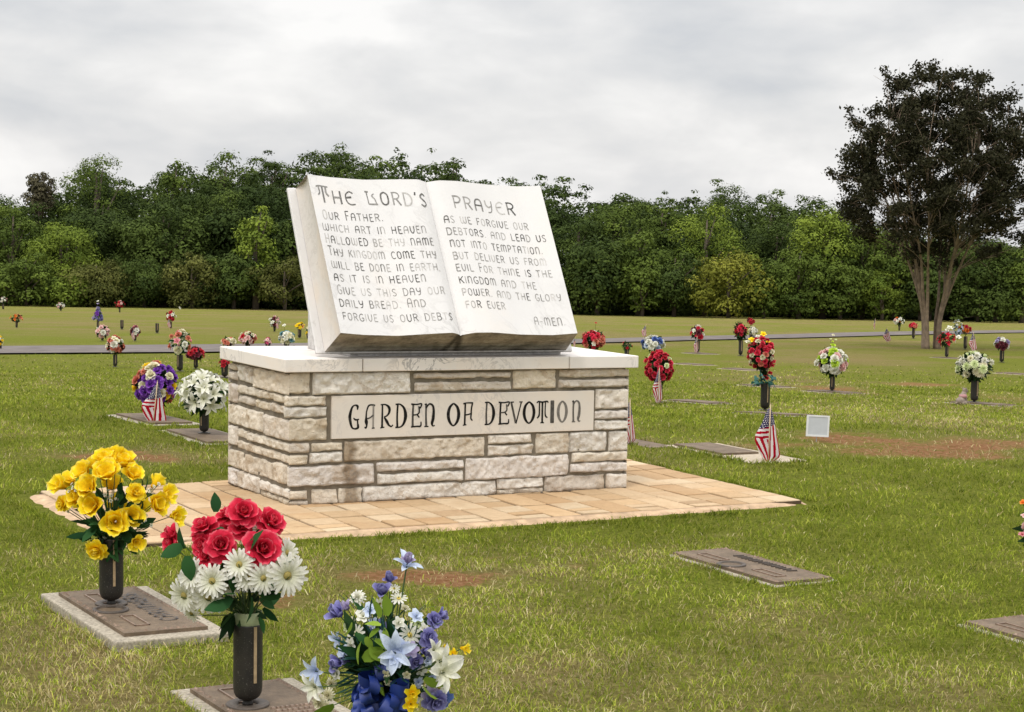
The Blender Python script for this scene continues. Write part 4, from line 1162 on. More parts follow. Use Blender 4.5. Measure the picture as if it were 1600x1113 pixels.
# red rose and white daisy bouquet
VR = hit(387, 1101, .03); VRb = np.array([VR[0], VR[1], ground(VR[0], VR[1]) + .030])
vase(VRb, 'dark bronze vase with a pale green liner holding red roses and white daisies', rz=.65, liner=True)
it = []
for x, y, r_, k, cl, dy in [(872, 288, 66, 'rose', 'red', -.03), (862, 350, 48, 'rose', 'red', -.02), (702, 346, 62, 'rose', 'red', -.02), (800, 298, 50, 'rose', 'red', .04), (985, 326, 66, 'rose', 'red', .0), (952, 440, 80, 'rose', 'red', -.09), (776, 424, 66, 'rose', 'red', -.09), (700, 425, 54, 'rose', 'red', -.05), (715, 470, 50, 'rose', 'red', -.07), (566, 418, 46, 'rose', 'red', .0), (580, 380, 34, 'bud', 'red', .01), (1000, 420, 50, 'rose', 'red', .03),
                            (1058, 556, 74, 'daisy', 'white', -.12), (612, 640, 64, 'daisy', 'white', -.07), (716, 650, 62, 'daisy', 'white', -.10), (645, 545, 58, 'daisy', 'white', -.09), (735, 575, 60, 'daisy', 'white', -.13), (850, 505, 56, 'daisy', 'white', -.13), (800, 592, 46, 'daisy', 'white', -.05), (955, 565, 54, 'daisy', 'white', -.13), (1060, 455, 50, 'daisy', 'white', .01), (890, 560, 50, 'daisy', 'white', -.12), (610, 590, 46, 'daisy', 'white', .02), (650, 715, 36, 'daisy', 'white', -.02), (935, 355, 40, 'daisy', 'white', .02), (690, 490, 40, 'daisy', 'white', -.01), (1030, 500, 44, 'daisy', 'white', .03),
                            (850, 330, 60, 'rose', 'red', .12), (750, 380, 60, 'rose', 'red', .13), (930, 400, 60, 'rose', 'red', .14), (700, 560, 56, 'daisy', 'white', .12), (1000, 560, 56, 'daisy', 'white', .12), (850, 560, 56, 'daisy', 'white', .15)]:
    it.append((*c3(x, y), r_ / 2.631, k, cl, dy))
rb = free_bouquet(VRb + UPZ * .26, 'red silk roses above white gerbera daisies in a dark vase, front centre left', it, [('fl_dk', 46, .07, .03, .05), ('fl', 24, .07, .035, .06)], 488, c3(850, 520))
mb = MB(); D = VRb[1]
for x, y, dx, dy_, L in [(615, 425, -.3, -.2, .055), (640, 470, .1, -1, .06), (775, 520, -.4, -.6, .06), (815, 530, .3, -1, .055), (893, 535, .2, -.8, .05), (755, 290, 0, 1, .045), (745, 365, .4, .2, .035), (900, 640, .1, -1, .06), (820, 640, -.6, -.4, .07), (935, 620, .6, -.2, .06), (1010, 500, .8, 0, .04), (630, 440, -.2, .4, .05)]:
    p = at_depth(*c3(x, y), D - .10); leaf_quads(mb, p, CR * dx + UPZ * dy_ + FW * random.uniform(-.3, .2), L * 1.25, L * .75, random.random(), .25, 4)
mb.build('rose_leaves', [LEAF['fl']], rb, VRb + UPZ * .26, True)

# blue bouquet cut by the lower edge
c4 = lambda x, y: (440 + x / 3.932, 830 + y / 3.932)
VB = hit(606, 1226, 0.0); VBb = np.array([VB[0], VB[1], ground(VB[0], VB[1]) + .02])
vase(VBb, 'dark bronze vase under the blue bouquet, below the lower edge of the photo', rz=.2)
it = []
for x, y, r_, k, cl, dy in [(768, 205, 62, 'lily', 'paleblue', .02), (775, 180, 40, 'bud', 'lilac', .01), (620, 372, 52, 'bud', 'periwinkle', -.02), (664, 300, 42, 'bud', 'periwinkle', .03), (350, 505, 60, 'bud', 'periwinkle', -.02), (400, 470, 40, 'bud', 'lilac', .03), (945, 545, 56, 'rose', 'periwinkle', .0), (975, 520, 40, 'bud', 'periwinkle', .02), (912, 655, 62, 'rose', 'periwinkle', -.06), (885, 740, 40, 'bud', 'periwinkle', -.07),
                            (345, 810, 52, 'bud', 'periwinkle', -.06), (405, 775, 44, 'bud', 'periwinkle', -.03), (825, 805, 52, 'rose', 'periwinkle', -.08), (450, 632, 60, 'smalldaisy', 'white', -.05), (795, 635, 66, 'smalldaisy', 'white', -.07), (462, 402, 46, 'mum', 'white', .02), (720, 402, 52, 'smalldaisy', 'white', .0), (692, 345, 36, 'smalldaisy', 'white', .02), (972, 968, 58, 'smalldaisy', 'white', -.10),
                            (700, 745, 84, 'lily', 'paleblue', -0.15), (740, 720, 56, 'small', 'paleblue', -0.14), (680, 800, 60, 'small', 'paleblue', -0.16), (800, 730, 46, 'small', 'lilac', -0.14), (985, 800, 76, 'lily', 'white', -0.12), (1000, 870, 76, 'lily', 'white', -0.15), (940, 730, 50, 'lily', 'white', -0.08), (205, 860, 66, 'lily', 'paleblue', -0.08), (195, 960, 62, 'lily', 'white', -0.11), (225, 1060, 46, 'mum', 'cream', -0.12), (280, 1010, 40, 'mum', 'cream', -0.10), (270, 1090, 44, 'mum', 'cream', -0.12),
                            (345, 665, 46, 'lily', 'paleblue', .02), (1060, 755, 34, 'small', 'yellow', .0), (1030, 790, 32, 'small', 'yellow', -.01), (1110, 720, 32, 'bell', 'yellow', .01), (1010, 720, 26, 'small', 'yellow', .01), (805, 1000, 46, 'small', 'yellow', -.16), (795, 1065, 46, 'small', 'yellow', -.16), (950, 1050, 76, 'rose', 'periwinkle', -.12), (920, 1010, 56, 'small', 'lilac', -.11), (1000, 1040, 60, 'small', 'blue', -.08),
                            (845, 560, 40, 'mum', 'palegreen', .0), (400, 590, 30, 'small', 'palegreen', -.02), (430, 550, 26, 'small', 'cream', -.02), (760, 470, 30, 'small', 'cream', .03), (640, 880, 26, 'small', 'cream', -.12), (655, 930, 24, 'small', 'cream', -.12), (770, 885, 26, 'small', 'cream', -.12), (600, 600, 60, 'rose', 'periwinkle', .14), (800, 700, 60, 'lily', 'white', .15), (450, 750, 60, 'rose', 'periwinkle', .14), (650, 900, 60, 'lily', 'paleblue', .16), (600, 440, 40, 'smalldaisy', 'white', .12),
                            (540, 1000, 60, 'rose', 'periwinkle', .1), (850, 980, 60, 'lily', 'white', .1)]:
    it.append((*c4(x, y), r_ / 3.932, k, cl, dy))
for x, y, k, cl in [(860, 860, 'small', 'white'), (900, 800, 'small', 'paleblue'), (760, 790, 'small', 'white'), (640, 700, 'smalldaisy', 'white'), (560, 560, 'small', 'paleblue'), (420, 700, 'small', 'white'), (380, 740, 'small', 'paleblue'), (880, 600, 'small', 'white'), (830, 520, 'small', 'paleblue'), (500, 520, 'small', 'white'), (930, 900, 'small', 'paleblue'), (620, 640, 'small', 'paleblue'), (840, 930, 'small', 'paleblue'), (330, 880, 'small', 'white'), (300, 940, 'mum', 'cream'), (900, 960, 'small', 'white'), (720, 560, 'small', 'white'), (540, 480, 'small', 'paleblue')]:
    it.append((*c4(x, y), random.uniform(30, 44) / 3.932, k, cl, random.uniform(-.09, -.03)))
VBm = VBb + UPZ * .24
bbq = free_bouquet(VBm, 'tall blue, white and lilac bouquet with a navy ribbon bow at the lower edge', it, [('fl', 80, .07, .028, .055), ('fl_teal', 320, .06, .006, .065), ('fl_dk', 120, .065, .03, .055)], 558, c4(640, 700))
mb = MB(); D = VBb[1]
for x, y, dx, dy_, L in [(640, 520, .1, 1, .05), (600, 530, -.2, 1, .045), (610, 580, -.8, .2, .035), (600, 600, -.6, -.4, .03), (520, 650, .4, -.9, .03), (545, 710, .3, -.5, .04), (620, 700, .2, .8, .04), (475, 820, -.1, 1, .05), (550, 780, .6, .2, .05), (500, 790, .5, .3, .05), (610, 930, .1, -1, .03), (430, 560, -.2, -.8, .03), (320, 1070, -.6, -.3, .05), (880, 900, .5, -.3, .05), (870, 950, .4, -.5, .05), (560, 660, .5, -.2, .045)]:
    p = at_depth(*c4(x, y), D - .09 - .0001 * y * .4); leaf_quads(mb, p, CR * dx + UPZ * dy_ + FW * random.uniform(-.4, .1), L * 1.2, L * .72, random.random(), .2, 4)
mb.build('lime_leaves', [LEAF['fl_lime']], bbq, VBm, True)
mb = MB()     # loops of the bow
for k in range(22):
    cx, cy = c4(random.uniform(440, 740), random.uniform(880, 1120)); p0 = at_depth(cx, cy, D - .085 - random.uniform(0, .04)); an = random.uniform(0, 2 * PI) if k > 5 else k * 1.05
    d = CR * math.cos(an) + UPZ * math.sin(an) - FW * random.uniform(.0, .45); d = d / np.linalg.norm(d); s = np.cross(d, FW + UPZ * random.uniform(-.6, .6) + CR * random.uniform(-.6, .6)); s = s / (np.linalg.norm(s) + 1e-6); n = np.cross(s, d); L = random.uniform(.038, .062); V = []
    for i in range(13):
        t = i / 12 * 2 * PI; ra = math.sin(t / 2) ; x = L * (1 - math.cos(t)) / 2; h = .022 * math.sin(t)
        for j in (-1, 0, 1): V.append(p0 + d * x + n * h + s * j * .019 * (.55 + .45 * ra) + n * .007 * (j * j) * math.sin(t * 2 + k))
    mb.add(V, grid_faces(2, 12))
for x0, x1, y0, y1 in ((500, 470, 960, 1200), (700, 730, 960, 1200), (600, 600, 1000, 1200)):
    V = []
    for i in range(9):
        t = i / 8; p = at_depth(*c4(x0 + (x1 - x0) * t + 18 * math.sin(t * 7), y0 + (y1 - y0) * t), D - .06 - .02 * math.sin(t * 5))
        for j in (-1, 1): V.append(p + CR * j * .017)
    mb.add(V, grid_faces(1, 8))
mb.build('ribbon_bow', [NAVY_RIBBON], bbq, VBm, True)
mb = MB()    # wispy filler sprays
for _ in range(46):
    b = at_depth(*c4(random.uniform(450, 900), random.uniform(450, 900)), D + random.uniform(-.05, .05)); e_ = b + (CR * random.choice([-1, 1, 1]) * random.uniform(.02, .09) + UPZ * random.uniform(-.01, .07))
    V, Fs = tube([b, (b + e_) / 2 + UPZ * .012, e_], [.0007, .0006, .0005], 3, False); mb.add(V, Fs)
mb.build('grass_sprays', [STEMG], bbq, VBm)


# smaller bouquets behind
def dome(px, py_base, py_bot, py_top, hw, label, palette, kind='mixed', n=22, leaf='fl_dk', vlabel=None, rf=.20, base_hidden=False, shape='dome', vh=1.0, nleaf=60, topspray=None, leafL=.5, vasepx=None):
    """bouquet whose flowers span py_top..py_bot and px +- hw at its own distance; vase foot at py_base"""
    P = hit(px if vasepx is None else vasepx, py_base); D = P[1]; k = D / F_PX
    H = (py_bot - py_top) * k; Wd = hw * k
    vt = py_bot + (py_base - py_bot) * .0
    cz = at_depth(px, (py_top + py_bot) / 2, D)
    mouth = np.array([P[0], P[1], max(P[2] + .15, at_depth(px, py_bot, D)[2] - .02)])
    if vlabel:
        sc = min(1.25, max(.72, (mouth[2] - P[2]) / .236)) if not base_hidden else 1.0
        vase(np.array([P[0], P[1], P[2] + .017]), vlabel, 1.0 if sc > .9 else sc, random.uniform(-.6, .6), h=max(.8, sc) if sc > .9 else 1)
    r = root('flower_bouquet', mouth, label, 'flower bouquet', BG)
    pts = []; rr = min(.055, max(.022, rf * Wd * 2 * .5))
    names = list(palette)
    for i in range(n):
        g = (i + .5) / n; th_ = i * 2.39996 + random.uniform(-.3, .3)
        if shape == 'dome':
            zf = 1 - 1.75 * g if n > 8 else random.uniform(-.6, 1); rad = math.sqrt(max(0, 1 - zf * zf)) * random.uniform(.82, 1.02)
            q = np.array([rad * math.cos(th_) * Wd, rad * math.sin(th_) * Wd, zf * H / 2])
        elif shape == 'cone':
            q = np.array([math.cos(th_) * Wd * (.15 + .85 * g), math.sin(th_) * Wd * (.15 + .85 * g), H / 2 - H * g])
        elif shape == 'flat':
            q = np.array([math.cos(th_) * Wd * math.sqrt(g), math.sin(th_) * Wd * math.sqrt(g), H * random.uniform(-.3, .45)])
        rs = rr * random.uniform(.8, 1.15)
        if shape != 'flat': q[0] = np.sign(q[0]) * max(0, abs(q[0]) - rs * .6); q[2] = q[2] * (1 - min(.4, rs * .8 / max(H / 2, .01)))
        c = cz + q; d = q / (np.linalg.norm(q) + 1e-6) + UPZ * .35
        col = random.choices(names, [palette[m] for m in names])[0]
        kd = random.choice(['small', 'rose', 'mum', 'small']) if kind == 'mixed' else kind
        put_flower(r, kd, col, c - mouth, d, rs, 'flower'); pts.append(c)
    if topspray:
        for x, y, rp, col in topspray:
            c = at_depth(x, y, D); put_flower(r, 'small', col, c - mouth, UPZ + TOCAM(c) * .6, rp * k, 'flower'); pts.append(c)
    mb = MB(); L = leafL * Wd
    for _ in range(nleaf):
        th_ = random.uniform(0, 2 * PI); zf = random.uniform(-1, .8); rad = math.sqrt(max(0, 1 - zf * zf)) * random.uniform(.35, .95)
        if shape == 'cone': rad = (.15 + .85 * (1 - zf) / 2) * random.uniform(.3, .95)
        p = cz + np.array([rad * math.cos(th_) * Wd, rad * math.sin(th_) * Wd, zf * H / 2 * .95]); leaf_quads(mb, p - (p - cz) * .4, (p - cz) + RNG.normal(size=3) * Wd * .25 - UPZ * H * .08, L * random.uniform(.6, 1.1), L * .42, random.random(), .3, 2)
    for p in pts[::2]:
        V, Fs = tube([mouth - UPZ * .03, (mouth + p) / 2, p], [.004, .003, .002], 3, False); mb.add(V, Fs, 0, lv=.2)
    mb.build('foliage', [LEAF[leaf]], r, mouth, True)
    return r, mouth, D


V_ = 'dark bronze vase '
dome(319, 681, 652, 577, 43, 'full white lily bouquet left of the plinth', {'white': 1}, 'lily', 34, 'fl_dk', V_ + 'holding the full white lily bouquet left of the plinth', .30, nleaf=90)
bp = dome(243, 656, 640, 562, 37, 'purple, yellow and coral bouquet with a flag hanging in front', {'purple': 5, 'yellow': 2, 'cream': 3, 'salmon': 3}, 'rose', 58, 'fl_dk', V_ + 'hidden under the purple, yellow and coral bouquet', .22, nleaf=150)
dome(281, 582, 556, 513, 22, 'pink, white and orange bouquet with trailing green leaves, mid lawn left', {'pink': 3, 'white': 3, 'orange': 2, 'salmon': 2, 'cream': 1}, 'mixed', 16, 'fl', V_ + 'holding the pink, white and orange bouquet', .42)
dome(306, 578, 565, 541, 17, 'burgundy and black bouquet right beside the pink, white and orange one', {'maroon': 5, 'crimson': 4}, 'mixed', 18, 'fl_dk', V_ + 'holding the burgundy bouquet', .36)
dome(180, 575, 556, 522, 16, 'salmon and cream bouquet in front of the lane', {'salmon': 5, 'cream': 3, 'maroon': 1, 'white': 2}, 'mixed', 22, 'fl_dk', V_ + 'holding the salmon and cream bouquet', .34)
dome(160, 533.5, 530, 506, 13, 'pale pink bouquet just beyond the lane', {'palepink': 5, 'white': 2, 'salmon': 1}, 'mixed', 16, 'fl_dk', V_ + 'holding the pale pink bouquet beyond the lane', .36)
dome(153, 513, 503, 478, 10.5, 'cone shaped purple bouquet with a pale spire on top', {'purple': 2, 'periwinkle': 3, 'lilac': 2}, 'mixed', 20, 'fl_dk', V_ + 'holding the cone shaped purple bouquet', .36, shape='cone', topspray=[(153, 471, 2.0, 'white'), (153, 475, 2.2, 'lilac')])
dome(26, 513, 504, 490, 11, 'orange red spiky bouquet alone in the left lawn beyond the lane', {'orange': 4, 'salmon': 4}, 'lily', 10, 'fl_dk', V_ + 'holding the orange red spiky bouquet', .36)
dome(5, 484, 475, 463, 8, 'white and dusky pink bouquet at the left edge by the woods', {'white': 3, 'palepink': 2, 'maroon': 3}, 'mixed', 10, 'fl_dk', V_ + 'holding the white and dusky pink bouquet at the left edge', .4)
dome(95, 486.5, 484, 472, 7.5, 'pale pink and white bouquet against the dark foot of the woods', {'palepink': 4, 'white': 4}, 'mixed', 10, 'fl_dk', V_ + 'holding the pale pink and white bouquet at the foot of the woods', .4)
dome(187, 489, 482, 469, 9, 'red and pink bouquet against the foot of the woods above an empty vase', {'crimson': 3, 'palepink': 3, 'salmon': 2}, 'mixed', 14, 'fl_dk', V_ + 'holding the red and pink bouquet at the foot of the woods', .4)
dome(211, 534, 529, 507, 9.5, 'white and maroon bouquet with a small pink flag', {'white': 4, 'maroon': 5, 'pink': 1}, 'mixed', 14, 'fl_dk', V_ + 'holding the white and maroon bouquet', .4)
dome(267, 514, 504, 484, 9, 'red and white bouquet standing above the pink, white and orange one', {'crimson': 5, 'white': 2, 'red': 2}, 'mixed', 14, 'fl_dk', V_ + 'holding the red and white bouquet', .4)
dome(0, 549, 543, 524, 6, 'yellow and white bouquet cut by the left edge', {'yellow': 2, 'white': 3}, 'mixed', 12, 'fl', V_ + 'holding the yellow and white bouquet cut by the left edge', .42)
dome(280.5, 487, 485, 479, 2.5, 'single small white flower far off by the woods', {'white': 1}, 'mum', 2, 'fl_dk', None, .8, nleaf=4)
dome(387, 556, 541, 516, 15, 'red, cream and pink bouquet showing over the cap\'s left part', {'crimson': 4, 'cream': 3, 'palepink': 3, 'salmon': 2}, 'mixed', 22, 'fl_dk', V_ + 'hidden behind the cap under the red, cream and pink bouquet', .36, True)
dome(358, 557, 541, 527, 13, 'low coral and cream bouquet showing over the cap\'s left corner', {'salmon': 4, 'cream': 5}, 'mixed', 14, 'fl_dk', V_ + 'hidden behind the cap under the low coral and cream bouquet', .36, True)
dome(418.5, 557, 541, 526, 7, 'small hot pink bouquet showing over the cap', {'hotpink': 4, 'palepink': 2}, 'mixed', 10, 'fl_dk', V_ + 'hidden behind the cap under the small hot pink bouquet', .42, True)
dome(448, 556, 540, 515, 15, 'teal and white bouquet with one white bloom on top', {'teal': 5, 'white': 4, 'cream': 2}, 'mixed', 24, 'fl_dk', V_ + 'hidden behind the cap under the teal and white bouquet', .36, True, topspray=[(444, 509, 3.4, 'white')])
dome(429, 519, 515, 492, 9.5, 'maroon, pink and white bouquet with a small flag beyond the lane', {'maroon': 4, 'palepink': 3, 'white': 4}, 'mixed', 14, 'fl_dk', V_ + 'holding the maroon, pink and white bouquet', .4)
dome(468, 529, 514, 505, 8, 'flat yellow bouquet in a tall dark vase near the book\'s left edge', {'yellow': 6, 'peach': 1}, 'small', 12, 'fl_dk', V_ + 'holding the flat yellow bouquet', .4, shape='flat')
dome(481, 530, 526, 508, 5, 'yellow and cream bouquet half hidden by the book', {'yellow': 3, 'cream': 3}, 'mixed', 10, 'fl', V_ + 'half hidden by the book under the yellow and cream bouquet', .42)
dome(351, 592, 578, 558, 11, 'red bouquet mostly hidden behind the plinth\'s left corner', {'crimson': 3, 'palegreen': 2}, 'mixed', 10, 'fl_dk', V_ + 'hidden behind the plinth\'s left corner', .4, True)
# right half
dome(927, 566, 548, 515, 21, 'red and white bouquet with a dark green tip beside the book\'s right edge', {'red': 5, 'white': 3, 'salmon': 3, 'crimson': 3}, 'mixed', 38, 'fl_dk', V_ + 'hidden behind the cap under the red and white bouquet', .30, True, topspray=[(931, 505, 2.4, 'crimson')], nleaf=110)
dome(979, 560, 549, 532, 10, 'small dark green bouquet with a few red blooms', {'crimson': 1}, 'small', 5, 'fl', V_ + 'hidden behind the cap under the small dark green bouquet', .3, True, nleaf=110)
dome(1021, 579, 551, 523, 20, 'white and blue rose bouquet behind the red carnation dome', {'white': 6, 'blue': 2, 'paleblue': 2}, 'rose', 20, 'fl_dk', V_ + 'under the white and blue rose bouquet', .40)
bc_ = dome(1030, 631, 603, 545, 25, 'tall red carnation dome with a flag hanging in front', {'red': 8, 'crimson': 4, 'palegreen': 1, 'pink': 1}, 'rose', 50, 'fl_dk', V_ + 'under the tall red carnation dome', .21, nleaf=190)
dome(1090, 552, 533, 507, 13.5, 'red, white and green bouquet with a draped flag by the lane', {'red': 4, 'white': 4, 'maroon': 3}, 'mixed', 20, 'fl_dk', V_ + 'holding the red, white and green bouquet with a draped flag', .36, nleaf=80)
dome(1157, 557, 530, 504, 11, 'red bouquet over dark green leaves, leftmost of the cluster by the lane', {'red': 6, 'crimson': 3}, 'mixed', 18, 'fl_dk', V_ + 'under the red bouquet over dark green leaves', .38, nleaf=120, leafL=.9)
dome(1173, 530, 508, 496, 7.5, 'red bouquet highest and farthest in the cluster by the lane', {'crimson': 5, 'maroon': 2}, 'mixed', 12, 'fl_dk', V_ + 'under the red bouquet farthest in the cluster', .4)
dome(1177, 550, 526, 509, 8, 'small white bouquet between two red ones', {'white': 5, 'cream': 2}, 'mum', 12, 'fl_dk', V_ + 'under the small white bouquet between two red ones', .4)
tr = dome(1189, 645, 583, 523, 23, 'tall red bouquet with yellow lilies on top and teal gauze at the vase', {'red': 6, 'crimson': 4, 'salmon': 2, 'cream': 2}, 'rose', 56, 'fl_dk', None, .20, nleaf=170, vasepx=1195,
     topspray=[(1176, 532, 7, 'yellow'), (1193, 523, 6, 'yellow'), (1200, 535, 5, 'yellow'), (1168, 534, 4, 'white'), (1184, 526, 4, 'white'), (1206, 540, 4, 'cream'), (1197, 578, 5, 'palepink'), (1206, 572, 5, 'red'), (1203, 584, 5, 'crimson'), (1198, 592, 4.5, 'crimson'), (1196, 586, 4.5, 'crimson'), (1208, 566, 5, 'red')])
vt_ = hit(1195, 644); vase(vt_ + UPZ * .017, V_ + 'wrapped with teal gauze under the tall red bouquet', 1.0, .4, h=1.05)
mb = MB(); k = vt_[1] / F_PX; D = vt_[1]
for i in range(26):
    p0 = at_depth(1195 + random.uniform(-12, 14), 596 + random.uniform(-7, 8), D + random.uniform(-.05, .05)); an = random.uniform(0, 6.28); d = CR * math.cos(an) + UPZ * math.sin(an) * .5 + FW * random.uniform(-.5, .5); s = np.cross(d, UPZ + CR * .3); s /= np.linalg.norm(s); V = []
    for j in range(5):
        t = j / 4
        for q in (-1, 0, 1): V.append(p0 + d * .07 * t + s * q * .03 * math.sin(PI * (t * .8 + .15)) + UPZ * .02 * math.sin(t * 3 + q))
    mb.add(V, grid_faces(2, 4))
V, Fs = tube([at_depth(1190, 600, D), at_depth(1188, 580, D), at_depth(1187, 560, D)], [.008, .006, .005], 5); mb.add(V, Fs)
mb.build('teal_gauze', [TEAL_RIBBON], tr[0], tr[1], True)
dome(1300, 613, 589, 541, 27, 'white, blush and lime dome bouquet with a green spray on top', {'white': 6, 'lime': 4, 'palepink': 3}, 'rose', 40, 'fl_dk', V_ + 'holding the white, blush and lime dome bouquet', .25, nleaf=110, topspray=[(1302, 540, 5, 'lime'), (1302, 524, 2.6, 'cream'), (1298, 530, 2, 'palegreen'), (1306, 531, 2.2, 'palegreen'), (1301, 534, 2.4, 'lime')])
dome(1405, 517.5, 509, 495, 10, 'small white and blush bouquet beyond the lane', {'white': 6, 'palepink': 3, 'orange': 1}, 'mixed', 14, 'fl_dk', V_ + 'holding the small white and blush bouquet', .4)
dome(1427, 530, 514, 504, 8, 'plain round red bouquet left of the tree trunk', {'red': 5, 'salmon': 2}, 'mixed', 14, 'fl_dk', V_ + 'holding the plain round red bouquet', .42)
dome(1479, 559.5, 543, 518, 15, 'red poinsettia bouquet with white lilies right of the tree trunk', {'crimson': 6, 'red': 3, 'white': 2}, 'lily', 18, 'fl_dk', V_ + 'holding the red poinsettia bouquet', .42, topspray=[(1484, 513, 5, 'white'), (1497, 528, 6, 'white'), (1480, 516, 4, 'white')])
dome(1496, 548, 528, 498, 10, 'airy white and pale blue spray behind the poinsettias', {'paleblue': 5, 'white': 5}, 'small', 22, 'fl_teal', None, .26, nleaf=24)
dome(1508, 547, 522, 506, 12, 'red and olive bouquet in a tall vase beside the flag', {'red': 4, 'orange': 2, 'salmon': 2}, 'mixed', 12, 'olive', V_ + 'holding the red and olive bouquet', .36, nleaf=60)
dome(1565, 567.5, 549, 526, 13, 'grey lilac bouquet alone at the far right', {'lilac': 5, 'white': 2, 'maroon': 1}, 'rose', 16, 'fl_dk', V_ + 'holding the grey lilac bouquet', .40)
dome(1522, 631, 596, 547, 31, 'round creamy white bouquet above the little animal statue', {'white': 5, 'palegreen': 4, 'cream': 2}, 'mum', 36, 'fl_dk', V_ + 'holding the round creamy white bouquet', .26, nleaf=130)
r42 = hit(1641, 948)
dome(1641, 948, 872, 768, 46, 'pink and orange bouquet mostly outside the right edge', {'pink': 4, 'hotpink': 2, 'orange': 2, 'palepink': 2}, 'rose', 34, 'fl_dk', V_ + 'outside the right edge under the pink and orange bouquet', .28, nleaf=120, topspray=[(1598, 786, 6, 'orange'), (1601, 806, 6, 'palepink'), (1597, 836, 7, 'pink')], leafL=.7)
# empty vases
for px, py, lab in ((190.5, 515, 'empty dark vase below the red and pink bouquet by the woods'), (245.5, 521, 'empty dark vase with a bare twig beyond the lane')):
    vase(hit(px, py) + UPZ * .005, lab, 1.0, .3)


# ------------------------------------------------------------------ flags
def flag_mesh():
    nu, nv = 44, 96; V = []; Cc = []
    navy, red, white = (.006, .009, .06), (.34, .003, .016), (.62, .57, .56)
    for j in range(nv + 1):
        zf = j / nv
        wl = np.interp(zf, [0, .1, .3, .52, .62, .8, 1.0], [.015, .05, .10, .185, .19, .14, .045]); wr = np.interp(zf, [0, .1, .3, .5, .8, .9, 1.0], [.01, .035, .075, .105, .155, .165, .07])
        for i in range(nu + 1):
            X = 2 * i / nu - 1; x = X * (wl if X < 0 else wr)
            y = .018 * math.sin(X * 5 + zf * 3) * min(1, zf * 3) + .016 * math.sin(X * 2.2 - 1) * zf + (.022 * abs(X) if X else 0)
            drop = -.03 * zf * (abs(X) ** 2) * (1 if zf > .9 else 0)
            V.append((x, y, -zf + drop))
    F_ = grid_faces(nu, nv); col = []
    for j in range(nv):
        zf = (j + .5) / nv
        for i in range(nu):
            X = 2 * (i + .5) / nu - 1
            if zf < .36 - .05 * X:
                gx, gy = X * 3.2 + (.5 if int(zf * 30) % 2 else 0), zf * 30
                d = (gx % 1 - .5) ** 2 * .5 + (gy % 1 - .5) ** 2; c = white if d < .05 else navy
            elif X > 0:
                c = red if int(X * 4.2 + (zf - .33) * .5 + (2.0 if zf > .93 - .1 * X else 0)) % 2 == 0 else white
            elif zf < .60 + .03 * X: c = white if int((zf - .30 + X * .02) * 22) % 2 == 0 else red
            else: c = red if int((-X * 3.2 + (zf - .6) * 4.0) * 1.3 + 20.3) % 2 == 0 else white
            col.append(c)
    me = mesh_from('cloth', np.array(V), F_, [FLAGM], None, True)
    at = me.attributes.new('fc', 'FLOAT_COLOR', 'FACE'); at.data.foreach_set('color', np.c_[np.array(col), np.ones(len(col))].astype(np.float32).ravel())
    return me


t = NT('printed_flag_cloth'); FLAGM = t.bsdf(t.attr('fc'), .85, None, .05, 0, .12)
FLAG = flag_mesh()
_pm = MB(); V, Fs = tube([(0, 0, -1.1), (0, 0, .06)], [.012, .012], 6); _pm.add(V, Fs); POLE = _pm.mesh('pole', [WOODP], True)
V, Fs = tube([(0, 0, .06), (0, 0, .075), (0, 0, .10)], [.02, .024, .003], 6); _pm = MB(); _pm.add(V, Fs); TIP = _pm.mesh('finial', [FLANGE], True)


def flag(px, py_top, py_bot, py_foot, label, tilt=0.0, rz=0.0, wscale=1.0, dy=0.0, depth=None, pole_front=True):
    P = hit(px, py_foot) if depth is None else at_depth(px, py_foot, depth)
    D = P[1] + dy; k = D / F_PX; H = (py_bot - py_top) * k
    T_ = at_depth(px, py_top, D)
    r = root('small_flag', T_, label, 'flag', 'small stick flags on the graves'); r.rotation_euler = (0, tilt, rz)
    c = link('cloth', FLAG, r); c.scale = (H * wscale, H * wscale, H)
    L = (T_[2] - ground(T_[0], T_[1])) + .02
    p = link('pole', POLE, r, (0, -.008, 0)); p.scale = (min(.32, H), min(.32, H), (L + .02) / 1.1)
    f = link('finial', TIP, r, (0, -.008, 0)); f.scale = (H * .6, H * .6, H * .5); f.location = (0, -.008, (L + .02) / 1.1 * .06 - .02 * H)
    return r


flag(1203.5, 637, 722, 722, 'largest flag, hanging on its stick in the tan slab beside the blank white sign', .01, 0, 1.36)
flag(246, 600, 666, 668, 'flag leaning in front of the purple, yellow and coral bouquet', .10, .0, 1.75, dy=-.24, depth=bp[2])
flag(1030, 578, 629, 631, 'flag hanging in front of the tall red carnation dome', .02, .2, .95, dy=-.2, depth=bc_[2])
flag(984, 628, 693, 695, 'flag half hidden by the plinth\'s right end', -.03, .2, .9)
flag(1089, 527, 551, 553, 'flag draped on the red, white and green bouquet by the lane', .05, .3, .95, dy=-.2)
flag(1009, 509, 526, 550, 'small flag leaning above the white and blue rose bouquet', .18, .2, 1.5)
flag(1386, 514, 534, 537, 'small flag leaning alone in the lawn left of the tree', -.12, .2, 1.9)
flag(1367.5, 499, 515, 517, 'tiny flag farthest off beyond the lane', .06, .8, .9)
flag(1521, 521, 548, 552, 'flag behind the round creamy white bouquet', -.05, .1, 1.4)
flag(209, 514, 531, 535, 'tiny flag hanging on the white and maroon bouquet', .05, .5, 1.0, dy=-.3)
flag(264, 499, 512, 516, 'tiny flag under the red and white bouquet', -.05, .4, 1.2, dy=-.3)
flag(434, 500, 514, 520, 'tiny flag on the maroon, pink and white bouquet', .05, .4, 1.0, dy=-.3)
flag(899, 528, 543, 560, 'tiny flag tip beside the book\'s lower right corner', .1, .4, .8)

